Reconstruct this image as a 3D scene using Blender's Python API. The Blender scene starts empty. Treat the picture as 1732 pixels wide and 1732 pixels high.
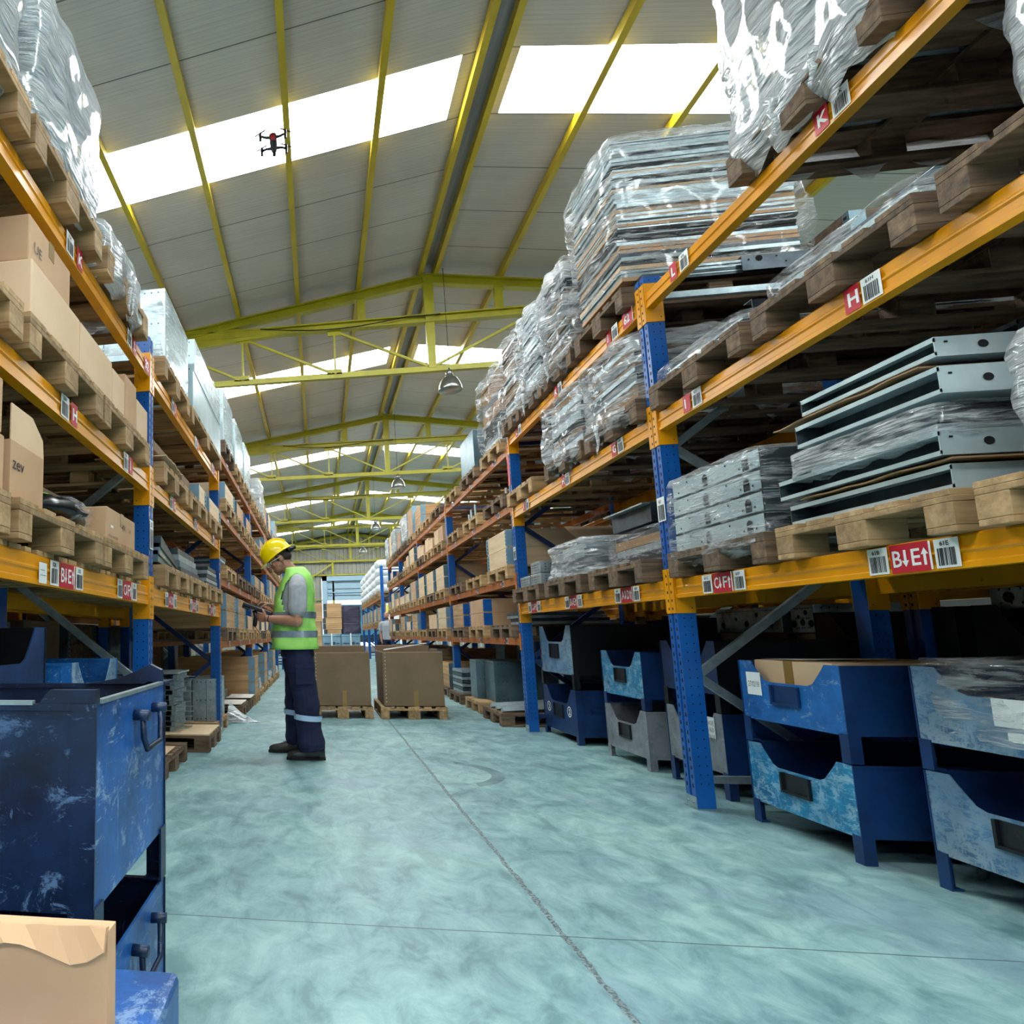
import bpy, math, random
from mathutils import Vector, Matrix, noise
R = random.Random(7)
sc = bpy.context.scene
col = sc.collection
PI = math.pi

# ------------------------------------------------------------------ materials
class NT:
    def __init__(s, name):
        s.m = bpy.data.materials.new(name); s.m.use_nodes = True
        s.t = s.m.node_tree; s.t.nodes.clear()
        s.out = s.n('ShaderNodeOutputMaterial')
    def n(s, typ, **kw):
        nd = s.t.nodes.new(typ)
        for k, v in kw.items():
            if k[0] == '_': setattr(nd, k[1:], v)
            else: s.set(nd, k, v)
        return nd
    def set(s, nd, k, v):
        sock = nd.inputs[int(k[1:])] if k[0] == 'i' and k[1:].isdigit() else nd.inputs[k.replace('__', ' ')]
        if isinstance(v, bpy.types.NodeSocket): s.t.links.new(v, sock)
        else: sock.default_value = v
    def coords(s, scale=(1, 1, 1), rot=(0, 0, 0), world=False):
        tc = s.n('ShaderNodeNewGeometry').outputs['Position'] if world else s.n('ShaderNodeTexCoord').outputs['Object']
        return s.n('ShaderNodeMapping', Vector=tc, Scale=scale, Rotation=rot).outputs[0]
    def noise(s, vec, scale, detail=3, rough=.55, dist=0):
        return s.n('ShaderNodeTexNoise', Vector=vec, Scale=scale, Detail=detail, Roughness=rough, Distortion=dist).outputs['Fac']
    def ramp(s, fac, stops, interp='LINEAR'):
        r = s.n('ShaderNodeValToRGB', Fac=fac); r.color_ramp.interpolation = interp
        e = r.color_ramp.elements
        while len(e) < len(stops): e.new(.5)
        for i, (p, c) in enumerate(stops):
            e[i].position = p; e[i].color = c if len(c) == 4 else (*c, 1)
        return r.outputs[0]
    def mix(s, f, a, b, mode='MIX'):
        nd = s.n('ShaderNodeMix', _data_type='RGBA', _blend_type=mode)
        for k, v in ((0, f), (6, a), (7, b)):
            if isinstance(v, bpy.types.NodeSocket): s.t.links.new(v, nd.inputs[k])
            else: nd.inputs[k].default_value = v if k == 0 else ((*v, 1) if len(v) == 3 else v)
        return nd.outputs[2]
    def math(s, op, a, b=0.):
        return s.n('ShaderNodeMath', _operation=op, i0=a, i1=b).outputs[0]
    def bump(s, h, strength=.3, dist=.01):
        return s.n('ShaderNodeBump', Height=h, Strength=strength, Distance=dist).outputs[0]
    def finish(s, color, rough=.5, metal=0., normal=None, **kw):
        p = s.n('ShaderNodeBsdfPrincipled', Roughness=rough, Metallic=metal, **kw)
        s.set(p, 'Base__Color', color if isinstance(color, bpy.types.NodeSocket) else (*color, 1))
        if normal is not None: s.set(p, 'Normal', normal)
        s.t.links.new(p.outputs[0], s.out.inputs[0]); return s.m

def h2(h):
    r = []
    for i in (0, 2, 4):
        c = int(h[i:i+2], 16)/255
        r.append(c/12.92 if c <= .04045 else ((c+.055)/1.055)**2.4)
    return tuple(r)

def mottled(name, a, b, scale=4, rough=.5, metal=0., stretch=(1, 1, 1), bump=.15, isl=.0, lo=.3, hi=.7, bd=.004):
    t = NT(name); v = t.coords(stretch)
    f = t.noise(v, scale, 5)
    c = t.ramp(f, [(lo, h2(a)), (hi, h2(b))])
    if isl:
        rnd = t.n('ShaderNodeNewGeometry').outputs['Random Per Island']
        rnd = t.math('ADD', t.math('MULTIPLY', rnd, .5), t.math('MULTIPLY', t.n('ShaderNodeObjectInfo').outputs['Random'], .5))
        k = t.math('ADD', t.math('MULTIPLY', rnd, isl), 1-isl*.6)
        c = t.mix(1.0, c, t.n('ShaderNodeCombineColor', Red=k, Green=k, Blue=k).outputs[0], 'MULTIPLY')
    nm = t.bump(t.noise(v, scale*5, 4), bump, bd) if bump else None
    return t.finish(c, rough, metal, nm)

def worn(name, base, dark, scr, amt=.6, rough=.45, rust='5a3a2a'):
    t = NT(name); v = t.coords()
    c = t.ramp(t.noise(v, 5, 5, .65), [(.3, h2(dark)), (.62, h2(base))])
    v2 = t.coords((1, 1, 1.6))
    m = t.ramp(t.noise(v2, 11, 9, .8, .5), [(amt-.03, (0, 0, 0)), (amt+.03, (1, 1, 1))])
    ma = t.ramp(t.noise(t.coords((1, 1, 6), (.25, 0, 0)), 9, 7, .8, .3), [(amt+.02, (0, 0, 0)), (amt+.05, (1, 1, 1))])
    mb_ = t.ramp(t.noise(t.coords((4, 4, .8)), 7, 7, .8, .3), [(amt+.03, (0, 0, 0)), (amt+.06, (1, 1, 1))])
    m = t.math('MAXIMUM', m, t.math('MAXIMUM', ma, mb_))
    lf = t.ramp(t.noise(v, 2.2, 3), [(.35, (.25,)*3), (.65, (1, 1, 1))])
    c = t.mix(t.math('MULTIPLY', t.math('MULTIPLY', m, lf), .8), c, h2(scr))
    m2 = t.ramp(t.noise(v, 9, 6, .7), [(.66, (0, 0, 0)), (.72, (1, 1, 1))])
    c = t.mix(t.math('MULTIPLY', m2, .6), c, h2(rust))
    return t.finish(c, rough, .1, t.bump(t.noise(v, 30, 4), .2, .003))

def plain(name, c, rough=.5, metal=0., **kw):
    return NT(name).finish(h2(c), rough, metal, **kw)

def film_mat(name, lo, hi, rot, tint='f4f8fb', fl=.44, fh=.56):
    t = NT(name)
    v = t.coords((1, 1, 7), rot)
    n1 = t.noise(v, 3.0, 4, .6, 1.6)
    v2 = t.coords((1, 1, 9), (rot[0]*.4, 0, 0))
    n2 = t.noise(v2, 5, 4, .62, .8)
    n3 = t.noise(t.coords((1, 1, 5), (rot[0]*.8, .1, 0)), 1.3, 3, .6, 2.2)
    f = t.ramp(t.math('ADD', t.math('ADD', t.math('MULTIPLY', n1, .35), t.math('MULTIPLY', n2, .25)), t.math('MULTIPLY', n3, .4)), [(fl, (lo,)*3), (fh, (hi,)*3)])
    nb = t.bump(t.math('ADD', t.math('MULTIPLY', n3, 2.), t.math('ADD', n1, n2)), 1.0, .06)
    p0 = t.n('ShaderNodeBsdfPrincipled', Roughness=.12, Normal=nb, Base__Color=(*h2(tint), 1), Specular__IOR__Level=1., Coat__Weight=.7, Coat__Roughness=.04, Coat__IOR=1.8)
    p1 = t.n('ShaderNodeBsdfTranslucent', Color=(*h2(tint), 1))
    p = t.n('ShaderNodeMixShader', Fac=.28, i1=p0.outputs[0], i2=p1.outputs[0])
    tr = t.n('ShaderNodeBsdfTransparent')
    mx = t.n('ShaderNodeMixShader', Fac=f, i1=tr.outputs[0], i2=p.outputs[0])
    t.t.links.new(mx.outputs[0], t.out.inputs[0])
    return t.m

M = {}
def mats():
    # floor: painted teal-grey concrete
    t = NT('painted_concrete'); p = t.coords(world=True)
    n1 = t.noise(p, .9, 6, .6, .4); n2 = t.noise(t.coords((1.6, 1, 1), world=True), 4.5, 7, .68, .5); n3 = t.noise(p, 40, 3)
    c = t.ramp(n1, [(.36, h2('5e8585')), (.5, h2('7aa19f')), (.62, h2('97bfb2'))])
    c = t.mix(.55, c, t.ramp(n2, [(.36, h2('4a6d75')), (.5, h2('80a4a9')), (.64, h2('a6c6c5'))]))
    gr = t.ramp(t.noise(t.coords((2.2, .8, 1), (0, 0, .5), world=True), 3.3, 9, .75, 1.2), [(.6, (0, 0, 0)), (.74, (1, 1, 1))])
    c = t.mix(t.math('MULTIPLY', gr, .5), c, h2('48626a'))
    gl = t.ramp(t.noise(p, 1.7, 4), [(.55, (0, 0, 0)), (.75, (1, 1, 1))])
    c = t.mix(t.math('MULTIPLY', gl, .5), c, h2('8fa3bb'))
    sc_ = t.ramp(t.noise(t.coords((14, 1, 1), (0, 0, -.7), world=True), 2.2, 8, .8, .6), [(.6, (0, 0, 0)), (.66, (1, 1, 1))])
    c = t.mix(t.math('MULTIPLY', sc_, .22), c, h2('3f565c'))
    sp = t.ramp(t.noise(p, 26, 3, .7), [(.7, (0, 0, 0)), (.76, (1, 1, 1))])
    c = t.mix(t.math('MULTIPLY', sp, .35), c, h2('4a5f64'))
    sx = t.n('ShaderNodeSeparateXYZ', Vector=t.coords(world=True))
    X, Y = sx.outputs[0], sx.outputs[1]
    wob = t.math('MULTIPLY', t.math('SUBTRACT', t.noise(p, 6, 6, .8), .5), .045)
    dx = t.math('ABSOLUTE', t.math('ADD', t.math('SUBTRACT', X, .79), wob))
    wj = t.math('ADD', .004, t.math('MULTIPLY', t.noise(p, 14, 3), .013))
    jm = t.math('LESS_THAN', dx, wj)
    c = t.mix(t.math('MULTIPLY', jm, .8), c, t.ramp(t.noise(p, 90, 2), [(.4, h2('2c3033')), (.65, h2('8d9a9c'))]))
    w2 = t.math('MULTIPLY', t.math('SUBTRACT', t.noise(p, 3, 2), .5), .012)
    jy = t.math('PINGPONG', t.math('ADD', t.math('SUBTRACT', Y, 2.39), w2), 3.1)
    c = t.mix(t.math('MULTIPLY', t.math('LESS_THAN', jy, .0035), .75), c, h2('3c4b50'))
    # curved tyre mark
    ex = t.math('SUBTRACT', X, .83); ey = t.math('SUBTRACT', Y, 4.95)
    rr = t.math('SQRT', t.math('ADD', t.math('POWER', ex, 2.), t.math('POWER', ey, 2.)))
    tm = t.math('MULTIPLY', t.math('LESS_THAN', t.math('ABSOLUTE', t.math('SUBTRACT', rr, .42)), .045), t.math('GREATER_THAN', ex, .2))
    c = t.mix(t.math('MULTIPLY', tm, t.math('MULTIPLY', t.noise(p, 5, 3), 1.1)), c, h2('435a62'))
    ro = t.math('ADD', .3, t.math('MULTIPLY', n2, .3))
    M['floor'] = t.finish(c, ro, 0, t.bump(t.math('ADD', n3, t.math('MULTIPLY', jm, -2.)), .12, .004), Specular__IOR__Level=.45)
    # roof panel
    t = NT('roof_panel'); sx = t.n('ShaderNodeSeparateXYZ', Vector=t.coords(world=True)); Y = sx.outputs[1]
    st = t.noise(t.coords((.6, 26, 1), world=True), 2, 3)
    c = t.ramp(st, [(.3, h2('aaa49c')), (.7, h2('c0bab1'))])
    c = t.mix(.4, c, t.ramp(t.noise(t.coords(world=True), .8, 3), [(.3, h2('a8a096')), (.7, h2('cfc7bb'))]))
    k = t.math('MODULO', t.math('ADD', t.math('SUBTRACT', Y, 5.7), 1000*.78125), .78125)
    c = t.mix(t.math('MULTIPLY', t.math('LESS_THAN', k, .012), .85), c, h2('3a3a34'))
    fine = t.math('MODULO', t.math('ADD', Y, 100.), .045)
    c = t.mix(t.math('MULTIPLY', t.math('LESS_THAN', fine, .008), .15), c, h2('6a6a5e'))
    M['roof'] = t.finish(c, .5, .0)
    t = NT('skylight_daylight')
    e = t.n('ShaderNodeEmission', Color=(.9, .97, 1, 1), Strength=SKY)
    t.t.links.new(e.outputs[0], t.out.inputs[0]); M['sky'] = t.m
    M['ridge'] = mottled('ridge_grey', '6d6f70', '8b8d8d', 3, .5, .3, (8, .4, 1))
    M['yel'] = mottled('truss_yellow_paint', '9a930f', 'b1a918', 3, .4, 0, bump=.05)
    M['yelp'] = mottled('purlin_yellow_paint', 'b0960f', 'c2a81a', 3, .4, 0, bump=.05)
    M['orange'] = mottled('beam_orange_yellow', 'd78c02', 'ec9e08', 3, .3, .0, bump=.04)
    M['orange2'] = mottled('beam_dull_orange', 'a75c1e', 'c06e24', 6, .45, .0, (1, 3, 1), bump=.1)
    M['blue'] = mottled('post_blue', '0a4a90', '0f5cac', 5, .3, .0, bump=.05)
    M['dblue'] = mottled('brace_dark_blue', '10264e', '18346a', 5, .4, .0, bump=.05)
    M['galv'] = mottled('galvanised', '8fa0a6', 'b6c6cb', 14, .38, .75, bump=.05)
    M['galvL'] = mottled('galvanised_light', 'a4b8bd', 'c6d6d8', 5, .35, .35, (1, 1, .5), bump=.05)
    M['dmetal'] = mottled('dark_metal', '30393d', '56626a', 8, .4, .6, bump=.08)
    M['tealbox'] = mottled('teal_grey_metal', '4d6670', '6f8b93', 4, .35, .5, bump=.05)
    M['hole'] = plain('hole_dark', '0a0c10', .8)
    M['wood'] = mottled('pallet_wood', '8f7048', 'c6a373', 6, .75, 0, (1, 1, 6), .4, .7)
    M['woodx'] = mottled('pallet_wood_long', '8a6b45', 'c2a073', 5, .75, 0, (.5, 5, 5), .4, .7)
    M['woodd'] = mottled('old_pallet_wood', '4f3f30', '8b7056', 6, .8, 0, (.6, 4, 4), .5, .7)
    M['crate_wood'] = mottled('crate_board_wood', '9f794f', 'cda677', 3, .7, 0, (.5, .5, 7), .2, .6)
    M['pale_wood'] = mottled('pale_ply', 'cbb089', 'e2c9a4', 3, .65, 0, (.5, .5, 5), .1)
    M['cardP'] = mottled('pinkish_cardboard', 'c79a74', 'd8ad88', 2.5, .8, 0, bump=.08)
    M['card'] = mottled('cardboard', 'b7916c', 'cba581', 2.5, .8, 0, bump=.05)
    M['cardL'] = mottled('light_cardboard', 'd3b18c', 'e2c4a2', 2.5, .8, 0, bump=.05)
    M['cardB'] = mottled('brown_cardboard', '735e46', '826c52', 2.5, .8, 0, bump=.05)
    M['cardIn'] = mottled('cardboard_inner', '8a6a48', 'a07c58', 3, .85, 0, bump=.05)
    M['tape'] = plain('packing_tape', '8f7138', .3)
    M['white'] = plain('white_label', 'e8ecea', .5)
    M['black'] = plain('ink_black', '14161a', .6)
    M['red'] = plain('label_red', 'c01830', .45)
    M['paper'] = mottled('paper', 'd8d2c4', 'efeae0', 6, .8, 0, bump=.2)
    M['film'] = film_mat('stretch_film', .06, .88, (.7, 0, 0))
    M['filmD'] = film_mat('stretch_film_sheer', .05, .75, (.9, 0, 0), fl=.47, fh=.6)
    M['filmW'] = film_mat('stretch_film_milky', .35, 1.0, (-.6, 0, 0), 'fafdff', .38, .5)
    M['filmF'] = film_mat('stretch_film_flat', .05, .72, (.12, 0, 0), fl=.47, fh=.58)
    M['bag'] = plain('black_bag', '14181c', .25)
    M['crateA'] = worn('crate_bright_blue', '1f70bd', '14508f', 'b5d0e0', .6)
    M['crateT'] = worn('crate_teal_blue', '1787b8', '0e5f8a', 'c4e2ea', .54)
    M['crateG'] = worn('crate_blue_grey', '4f7fa8', '375878', 'a9bcc2', .5)
    M['crateD'] = worn('crate_dark_blue', '133a70', '0c2448', '5f7f9c', .68)
    M['crateF'] = worn('crate_navy_worn', '12294c', '080e1a', '5f80a6', .6, .38)
    M['crateS'] = worn('crate_side_blue', '1a5ca6', '102c52', '93abc2', .58, .38)
    M['crateW'] = worn('crate_pale_grey', '8b8f96', '5e636b', 'b7b9bc', .6)
    M['crateK'] = worn('crate_black', '14181f', '0b0d12', '3a4450', .72)
    M['wallc'] = mottled('wall_cladding', '87857a', '9b998c', 2, .6, .1, bump=.05)
    M['wallp'] = mottled('wall_plaster', '2c2c2a', '3a3936', 1, .8, bump=.05)
    M['doorb'] = plain('door_blue_grey', '8fa9b8', .5)
    M['lamp'] = mottled('lamp_aluminium', '7c7e7a', 'a0a09a', 6, .3, .85, bump=.03)
    M['glow'] = plain('lamp_glass', 'b9bcb4', .1)
    M['skin'] = mottled('skin', '9c6c52', 'b5826a', 6, .5, 0, bump=.05)
    M['hair'] = mottled('dark_hair', '15110f', '2a211c', 60, .6, 0, bump=.5)
    M['stub'] = mottled('stubble_skin', '8b6452', 'a67860', 40, .6, 0, bump=.1)
    M['vest'] = mottled('hi_vis_green', '93d95c', 'b0ee78', 5, .6, 0, bump=.1)
    M['refl'] = mottled('reflective_band', '6f7f8c', '93a3ae', 8, .35, .3, bump=.05)
    M['band'] = plain('knee_band', 'a9c8e6', .4)
    M['tee'] = mottled('grey_tshirt', '9aa0a6', 'b3b8bd', 20, .85, 0, bump=.1)
    M['navy'] = mottled('navy_trousers', '0d1330', '161f46', 8, .85, 0, bump=.2)
    M['boot'] = mottled('boot_leather', '1c1d1c', '3a3c38', 12, .4, 0, bump=.2)
    M['helmet'] = plain('helmet_yellow', 'f2d400', .2)
    M['dev'] = plain('black_plastic', '0d1016', .35)
    M['lens'] = plain('clear_lens', 'd8e4ea', .05)
    M['wrapD'] = mottled('dark_purple_wrap', '241f33', '3a3350', 6, .25, 0, (1, 1, 5), bump=.6, bd=.02)
    M['bluebox'] = mottled('pale_blue_metal', '6f93a8', '87aabd', 4, .35, .3, bump=.03)
    M['lorry'] = plain('lorry_blue', '6fb6dc', .4)
    M['pink'] = plain('pink_sheet', 'd45a7a', .5)
    M['redled'] = plain('drone_red', 'd01020', .4)
    M['sacks'] = mottled('white_sack', 'cfd3d6', 'eceeee', 6, .7, 0, bump=.3)
    M['yellowsign'] = plain('sign_yellow', 'e8e040', .5)
SKY = 24.0
EXPO = 0.17
mats()

# ------------------------------------------------------------------ mesh builder
class MB:
    def __init__(s): s.v = []; s.f = []; s.m = []
    def add(s, vs, fs, m=0):
        o = len(s.v); s.v += [tuple(v) for v in vs]
        for f in fs: s.f.append([i+o for i in f]); s.m.append(m)
        return s
    def box(s, x0, x1, y0, y1, z0, z1, m=0, rot=0, piv=None):
        vs = [(x, y, z) for z in (z0, z1) for y in (y0, y1) for x in (x0, x1)]
        if rot:
            px, py = piv or ((x0+x1)/2, (y0+y1)/2); c, q = math.cos(rot), math.sin(rot)
            vs = [(px+(x-px)*c-(y-py)*q, py+(x-px)*q+(y-py)*c, z) for x, y, z in vs]
        return s.add(vs, [(0, 2, 3, 1), (4, 5, 7, 6), (0, 1, 5, 4), (2, 6, 7, 3), (0, 4, 6, 2), (1, 3, 7, 5)], m)
    def bar(s, a, b, w, h, m=0, up=(0, 0, 1)):
        a, b = Vector(a), Vector(b); d = (b-a).normalized(); up = Vector(up)
        if abs(d.dot(up)) > .98: up = Vector((1, 0, 0))
        r = d.cross(up).normalized()*w/2; u = r.cross(d).normalized()*h/2
        vs = [p+i*r+j*u for p in (a, b) for i, j in ((-1, -1), (1, -1), (1, 1), (-1, 1))]
        return s.add(vs, [(0, 1, 2, 3), (7, 6, 5, 4), (0, 4, 5, 1), (1, 5, 6, 2), (2, 6, 7, 3), (3, 7, 4, 0)], m)
    def prism(s, pts, axis, a, b, m=0):
        def P(p, t):
            return {'x': (t, p[0], p[1]), 'y': (p[0], t, p[1]), 'z': (p[0], p[1], t)}[axis]
        n = len(pts)
        s.add([P(p, a) for p in pts]+[P(p, b) for p in pts], [list(range(n))[::-1], [i+n for i in range(n)]]+[(i, (i+1) % n, (i+1) % n+n, i+n) for i in range(n)], m)
        return s
    def rings(s, R, m=0, cap=True, closed=True):
        n = len(R[0]); o = len(s.v)
        vs = [p for r in R for p in r]; fs = []
        for k in range(len(R)-1):
            for i in range(n if closed else n-1):
                j = (i+1) % n; fs.append((k*n+i, k*n+j, (k+1)*n+j, (k+1)*n+i))
        if cap: fs += [list(range(n))[::-1], [(len(R)-1)*n+i for i in range(n)]]
        return s.add(vs, fs, m)
    def tube(s, pts, r, n=8, m=0, cap=True):
        pts = [Vector(p) for p in pts]; rs = r if isinstance(r, (list, tuple)) else [r]*len(pts); Rg = []
        ref = Vector((0, 0, 1))
        if abs((pts[-1]-pts[0]).normalized().z) > .9: ref = Vector((0, 1, 0))
        for i, p in enumerate(pts):
            d = (pts[min(i+1, len(pts)-1)]-pts[max(i-1, 0)]).normalized()
            a = d.cross(ref).normalized(); b = d.cross(a)
            rr = rs[i] if isinstance(rs[i], (list, tuple)) else (rs[i], rs[i])
            Rg.append([p+a*math.cos(t*2*PI/n)*rr[0]+b*math.sin(t*2*PI/n)*rr[1] for t in range(n)])
        return s.rings(Rg, m, cap)
    def lathe(s, c, prof, n=20, m=0):
        return s.rings([[(c[0]+r*math.cos(t*2*PI/n), c[1]+r*math.sin(t*2*PI/n), c[2]+z) for t in range(n)] for r, z in prof], m)
    def build(s, name, ms, parent=None, smooth=False, bevel=0, sub=0, loc=None):
        if not isinstance(ms, (list, tuple)): ms = [ms]
        me = bpy.data.meshes.new(name)
        off = Vector(loc) if loc is not None else (Vector(parent['_o']) if parent is not None and '_o' in parent else Vector((0, 0, 0)))
        me.from_pydata([tuple(Vector(v)-off) for v in s.v], [], s.f)
        for k in ms: me.materials.append(M[k])
        if len(ms) > 1: me.polygons.foreach_set('material_index', s.m)
        if smooth: me.polygons.foreach_set('use_smooth', [True]*len(me.polygons))
        me.validate(); me.update()
        o = bpy.data.objects.new(name, me); col.objects.link(o)
        if parent is not None: o.parent = parent
        elif loc is not None: o.location = loc
        if bevel:
            b = o.modifiers.new('b', 'BEVEL'); b.width = bevel; b.segments = 2; b.limit_method = 'ANGLE'
        if sub:
            b = o.modifiers.new('s', 'SUBSURF'); b.levels = b.render_levels = sub
        if parent is not None and '_o' in parent: o['_o'] = tuple(off)
        return o

LABELS = {}
def thing(name, label, cat, loc=(0, 0, 0), group=None):
    o = bpy.data.objects.new(name, None); col.objects.link(o); o.location = loc; o['_o'] = tuple(loc)
    o.empty_display_size = .1
    o['label'] = label; o['category'] = cat
    if group: o['group'] = group
    return o
def tag(o, label, cat, group=None):
    o['label'] = label; o['category'] = cat
    if group: o['group'] = group
    return o
def kids(o): return [c for c in bpy.data.objects if c.parent == o]
CH = {}
def dup(root, loc, label, group=None, rot=None):
    r = root.copy(); col.objects.link(r); r.location = loc; r['label'] = label
    if rot is not None: r.rotation_euler = (0, 0, rot)
    if group: r['group'] = group
    if root.name not in CH: CH[root.name] = [(c, kids(c)) for c in kids(root)]
    for c, gs in CH[root.name]:
        d = c.copy(); col.objects.link(d); d.parent = r
        for g in gs:
            e = g.copy(); col.objects.link(e); e.parent = d
    return r
def struct(o): o['kind'] = 'structure'; return o

# ------------------------------------------------------------------ text
TX = {}
def glyphs(txt, bold=.02):
    k = (txt, bold)
    if k not in TX:
        cu = bpy.data.curves.new('t', 'FONT'); cu.body = txt; cu.size = 1; cu.offset = bold; cu.resolution_u = 2
        o = bpy.data.objects.new('t', cu); col.objects.link(o)
        me = bpy.data.meshes.new_from_object(o)
        vs = [tuple(v.co) for v in me.vertices]; fs = [tuple(p.vertices) for p in me.polygons]
        xs = [v[0] for v in vs]; ys = [v[1] for v in vs]
        x0, x1, y0, y1 = min(xs), max(xs), min(ys), max(ys)
        TX[k] = ([((v[0]-x0)/(x1-x0), (v[1]-y0)/(y1-y0)) for v in vs], fs, (x1-x0)/(y1-y0))
        bpy.data.objects.remove(o); bpy.data.meshes.remove(me); bpy.data.curves.remove(cu)
    return TX[k]
class Face:
    """a flat patch: origin, u and v axes, outward normal; draws rectangles and letters in stacked layers"""
    def __init__(s, mb, o, u, v):
        s.mb = mb; s.o = Vector(o); s.u = Vector(u); s.v = Vector(v); s.n = s.u.cross(s.v).normalized()
    def P(s, a, b, l): return s.o+s.u*a+s.v*b+s.n*l
    def rect(s, a0, a1, b0, b1, m, l=.001):
        s.mb.add([s.P(a0, b0, l), s.P(a1, b0, l), s.P(a1, b1, l), s.P(a0, b1, l)], [(0, 1, 2, 3)], m)
    def poly(s, pts, m, l=.002):
        s.mb.add([s.P(a, b, l) for a, b in pts], [list(range(len(pts)))], m)
    def text(s, txt, a, b, h, m, w=None, bold=.03, l=.002):
        vs, fs, asp = glyphs(txt, bold); w = w or h*asp
        s.mb.add([s.P(a+x*w, b+y*h, l) for x, y in vs], fs, m)
    def arrow(s, a, b, h, up, m):
        q = [(-.005, 0), (.005, 0), (.005, .62), (.0135, .62), (0, 1), (-.0135, .62), (-.005, .62)]
        k = 1
        pts = [(a+x*k, b+(y*h if up else h-y*h)) for x, y in q]
        if not up: pts = pts[::-1]
        s.poly(pts, m)
    def barcode(s, a0, a1, b0, b1, m, rnd, n=22):
        w = (a1-a0)/n; x = a0
        while x < a1-w*.5:
            k = w*rnd.choice((.5, .8, 1.2, 1.6)); s.rect(x, min(x+k, a1), b0, b1, m, .002); x += k+w*rnd.choice((.4, .7, 1.1))
LM = ['white', 'black', 'red', 'white']
def label_sticker(side, face, y, z, kind, txt, parent, hh=.1):
    """side -1: faces -X (right rack), +1: faces +X (left rack). y is the start of the sticker in reading direction"""
    mb = MB(); F = Face(mb, (face+side*.002, y, z), (0, side, 0), (0, 0, 1))
    rnd = random.Random(str(txt)+str(y))
    if kind == 'bar':
        w = .085; F.rect(0, w, 0, hh, 0); F.barcode(.01, w-.01, .008, hh*.68, 1, rnd); F.text(txt, w*.25, hh*.76, hh*.16, 1, bold=.02)
    elif kind == 'red1':
        w = .07; F.rect(0, w, 0, hh, 2)
        if txt: F.text(txt, w*.25, hh*.22, hh*.56, 3)
    elif kind == 'num':
        w = .13; F.rect(0, w, 0, hh, 2); F.rect(w, w+.008, 0, hh, 3); F.text(txt, w*.14, hh*.2, hh*.6, 3)
    elif kind == 'red2':
        w = .15; F.rect(0, w, -.002, hh+.002, 2); F.rect(w, w+.008, 0, hh, 3)
        a, b = txt
        F.text(a, .010, hh*.2, hh*.6, 3, w=.036, bold=.012); F.arrow(.060, hh*.18, hh*.62, False, 3)
        F.text(b, .084, hh*.2, hh*.6, 3, w=.034, bold=.012); F.arrow(.134, hh*.18, hh*.62, True, 3)
    elif kind == 'blank':
        F.rect(0, .07, 0, hh*.8, 0); F.rect(.01, .06, hh*.3, hh*.32, 1, .002); F.rect(.01, .05, hh*.5, hh*.52, 1, .002)
    return mb.build('label_sticker', LM, parent)

# ------------------------------------------------------------------ racks
def post(mb, x, y, top, dirx, holes=True, near=True):
    """upright post at aisle face x, occupying y..y-0.1, going dirx in X"""
    d = .1*dirx; y0, y1 = y-.1, y
    f = lambda a: x+a*d
    pts = [(f(0), y0), (f(0), y0+.038), (f(.14), y0+.042), (f(.14), y1-.042), (f(0), y1-.038), (f(0), y1), (f(1), y1), (f(1), y1-.012), (f(.12), y1-.012), (f(.22), y1-.03), (f(.22), y0+.03), (f(.12), y0+.012), (f(1), y0+.012), (f(1), y0)]
    pts = [(f(0), y0), (f(0), y0+.04), (f(.12), y0+.042), (f(.12), y1-.042), (f(0), y1-.04), (f(0), y1), (f(1), y1), (f(1), y0)]
    if dirx < 0: pts = pts[::-1]
    mb.prism(pts[::-1], 'z', 0.0, top, 0)
    if holes:
        z = .12; e = -.0006*dirx
        while z < top-.04:
            for yc in (y0+.02, y1-.02):
                mb.add([(x+e, yc-.007, z), (x+e, yc+.007, z), (x+e, yc+.006, z+.022), (x+e, yc-.006, z+.022)][::-dirx], [(0, 1, 2, 3)], 1)
            zc = z+.025
            for xc in (.33, .72):
                cx = f(xc); r = .0045
                mb.add([(cx+r*math.cos(k*PI/3), y0-.0006, zc+r*math.sin(k*PI/3)) for k in range(6)], [(0, 1, 2, 3, 4, 5)], 1)
            z += .05
def beam_mb(face, y0, y1, zb, zt, dirx, simple):
    mb = MB(); h = zt-zb; f = lambda a: face+a*dirx
    if simple: pts = [(f(0), zb), (f(0), zt), (f(.045), zt), (f(.045), zb)]
    else:
        pts = [(f(.0), zb), (f(0), zb+h*.17), (f(.006), zb+h*.21), (f(.006), zb+h*.44), (f(0), zb+h*.5), (f(0), zb+h*.56), (f(.006), zb+h*.62), (f(.006), zb+h*.66),
               (f(.006), zb+h*.93), (f(.012), zt), (f(.03), zt), (f(.03), zt-.028), (f(.05), zt-.028), (f(.05), zb)]
    if dirx > 0: pts = pts[::-1]
    mb.prism(pts, 'y', y0, y1, 0)
    return mb
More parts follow.
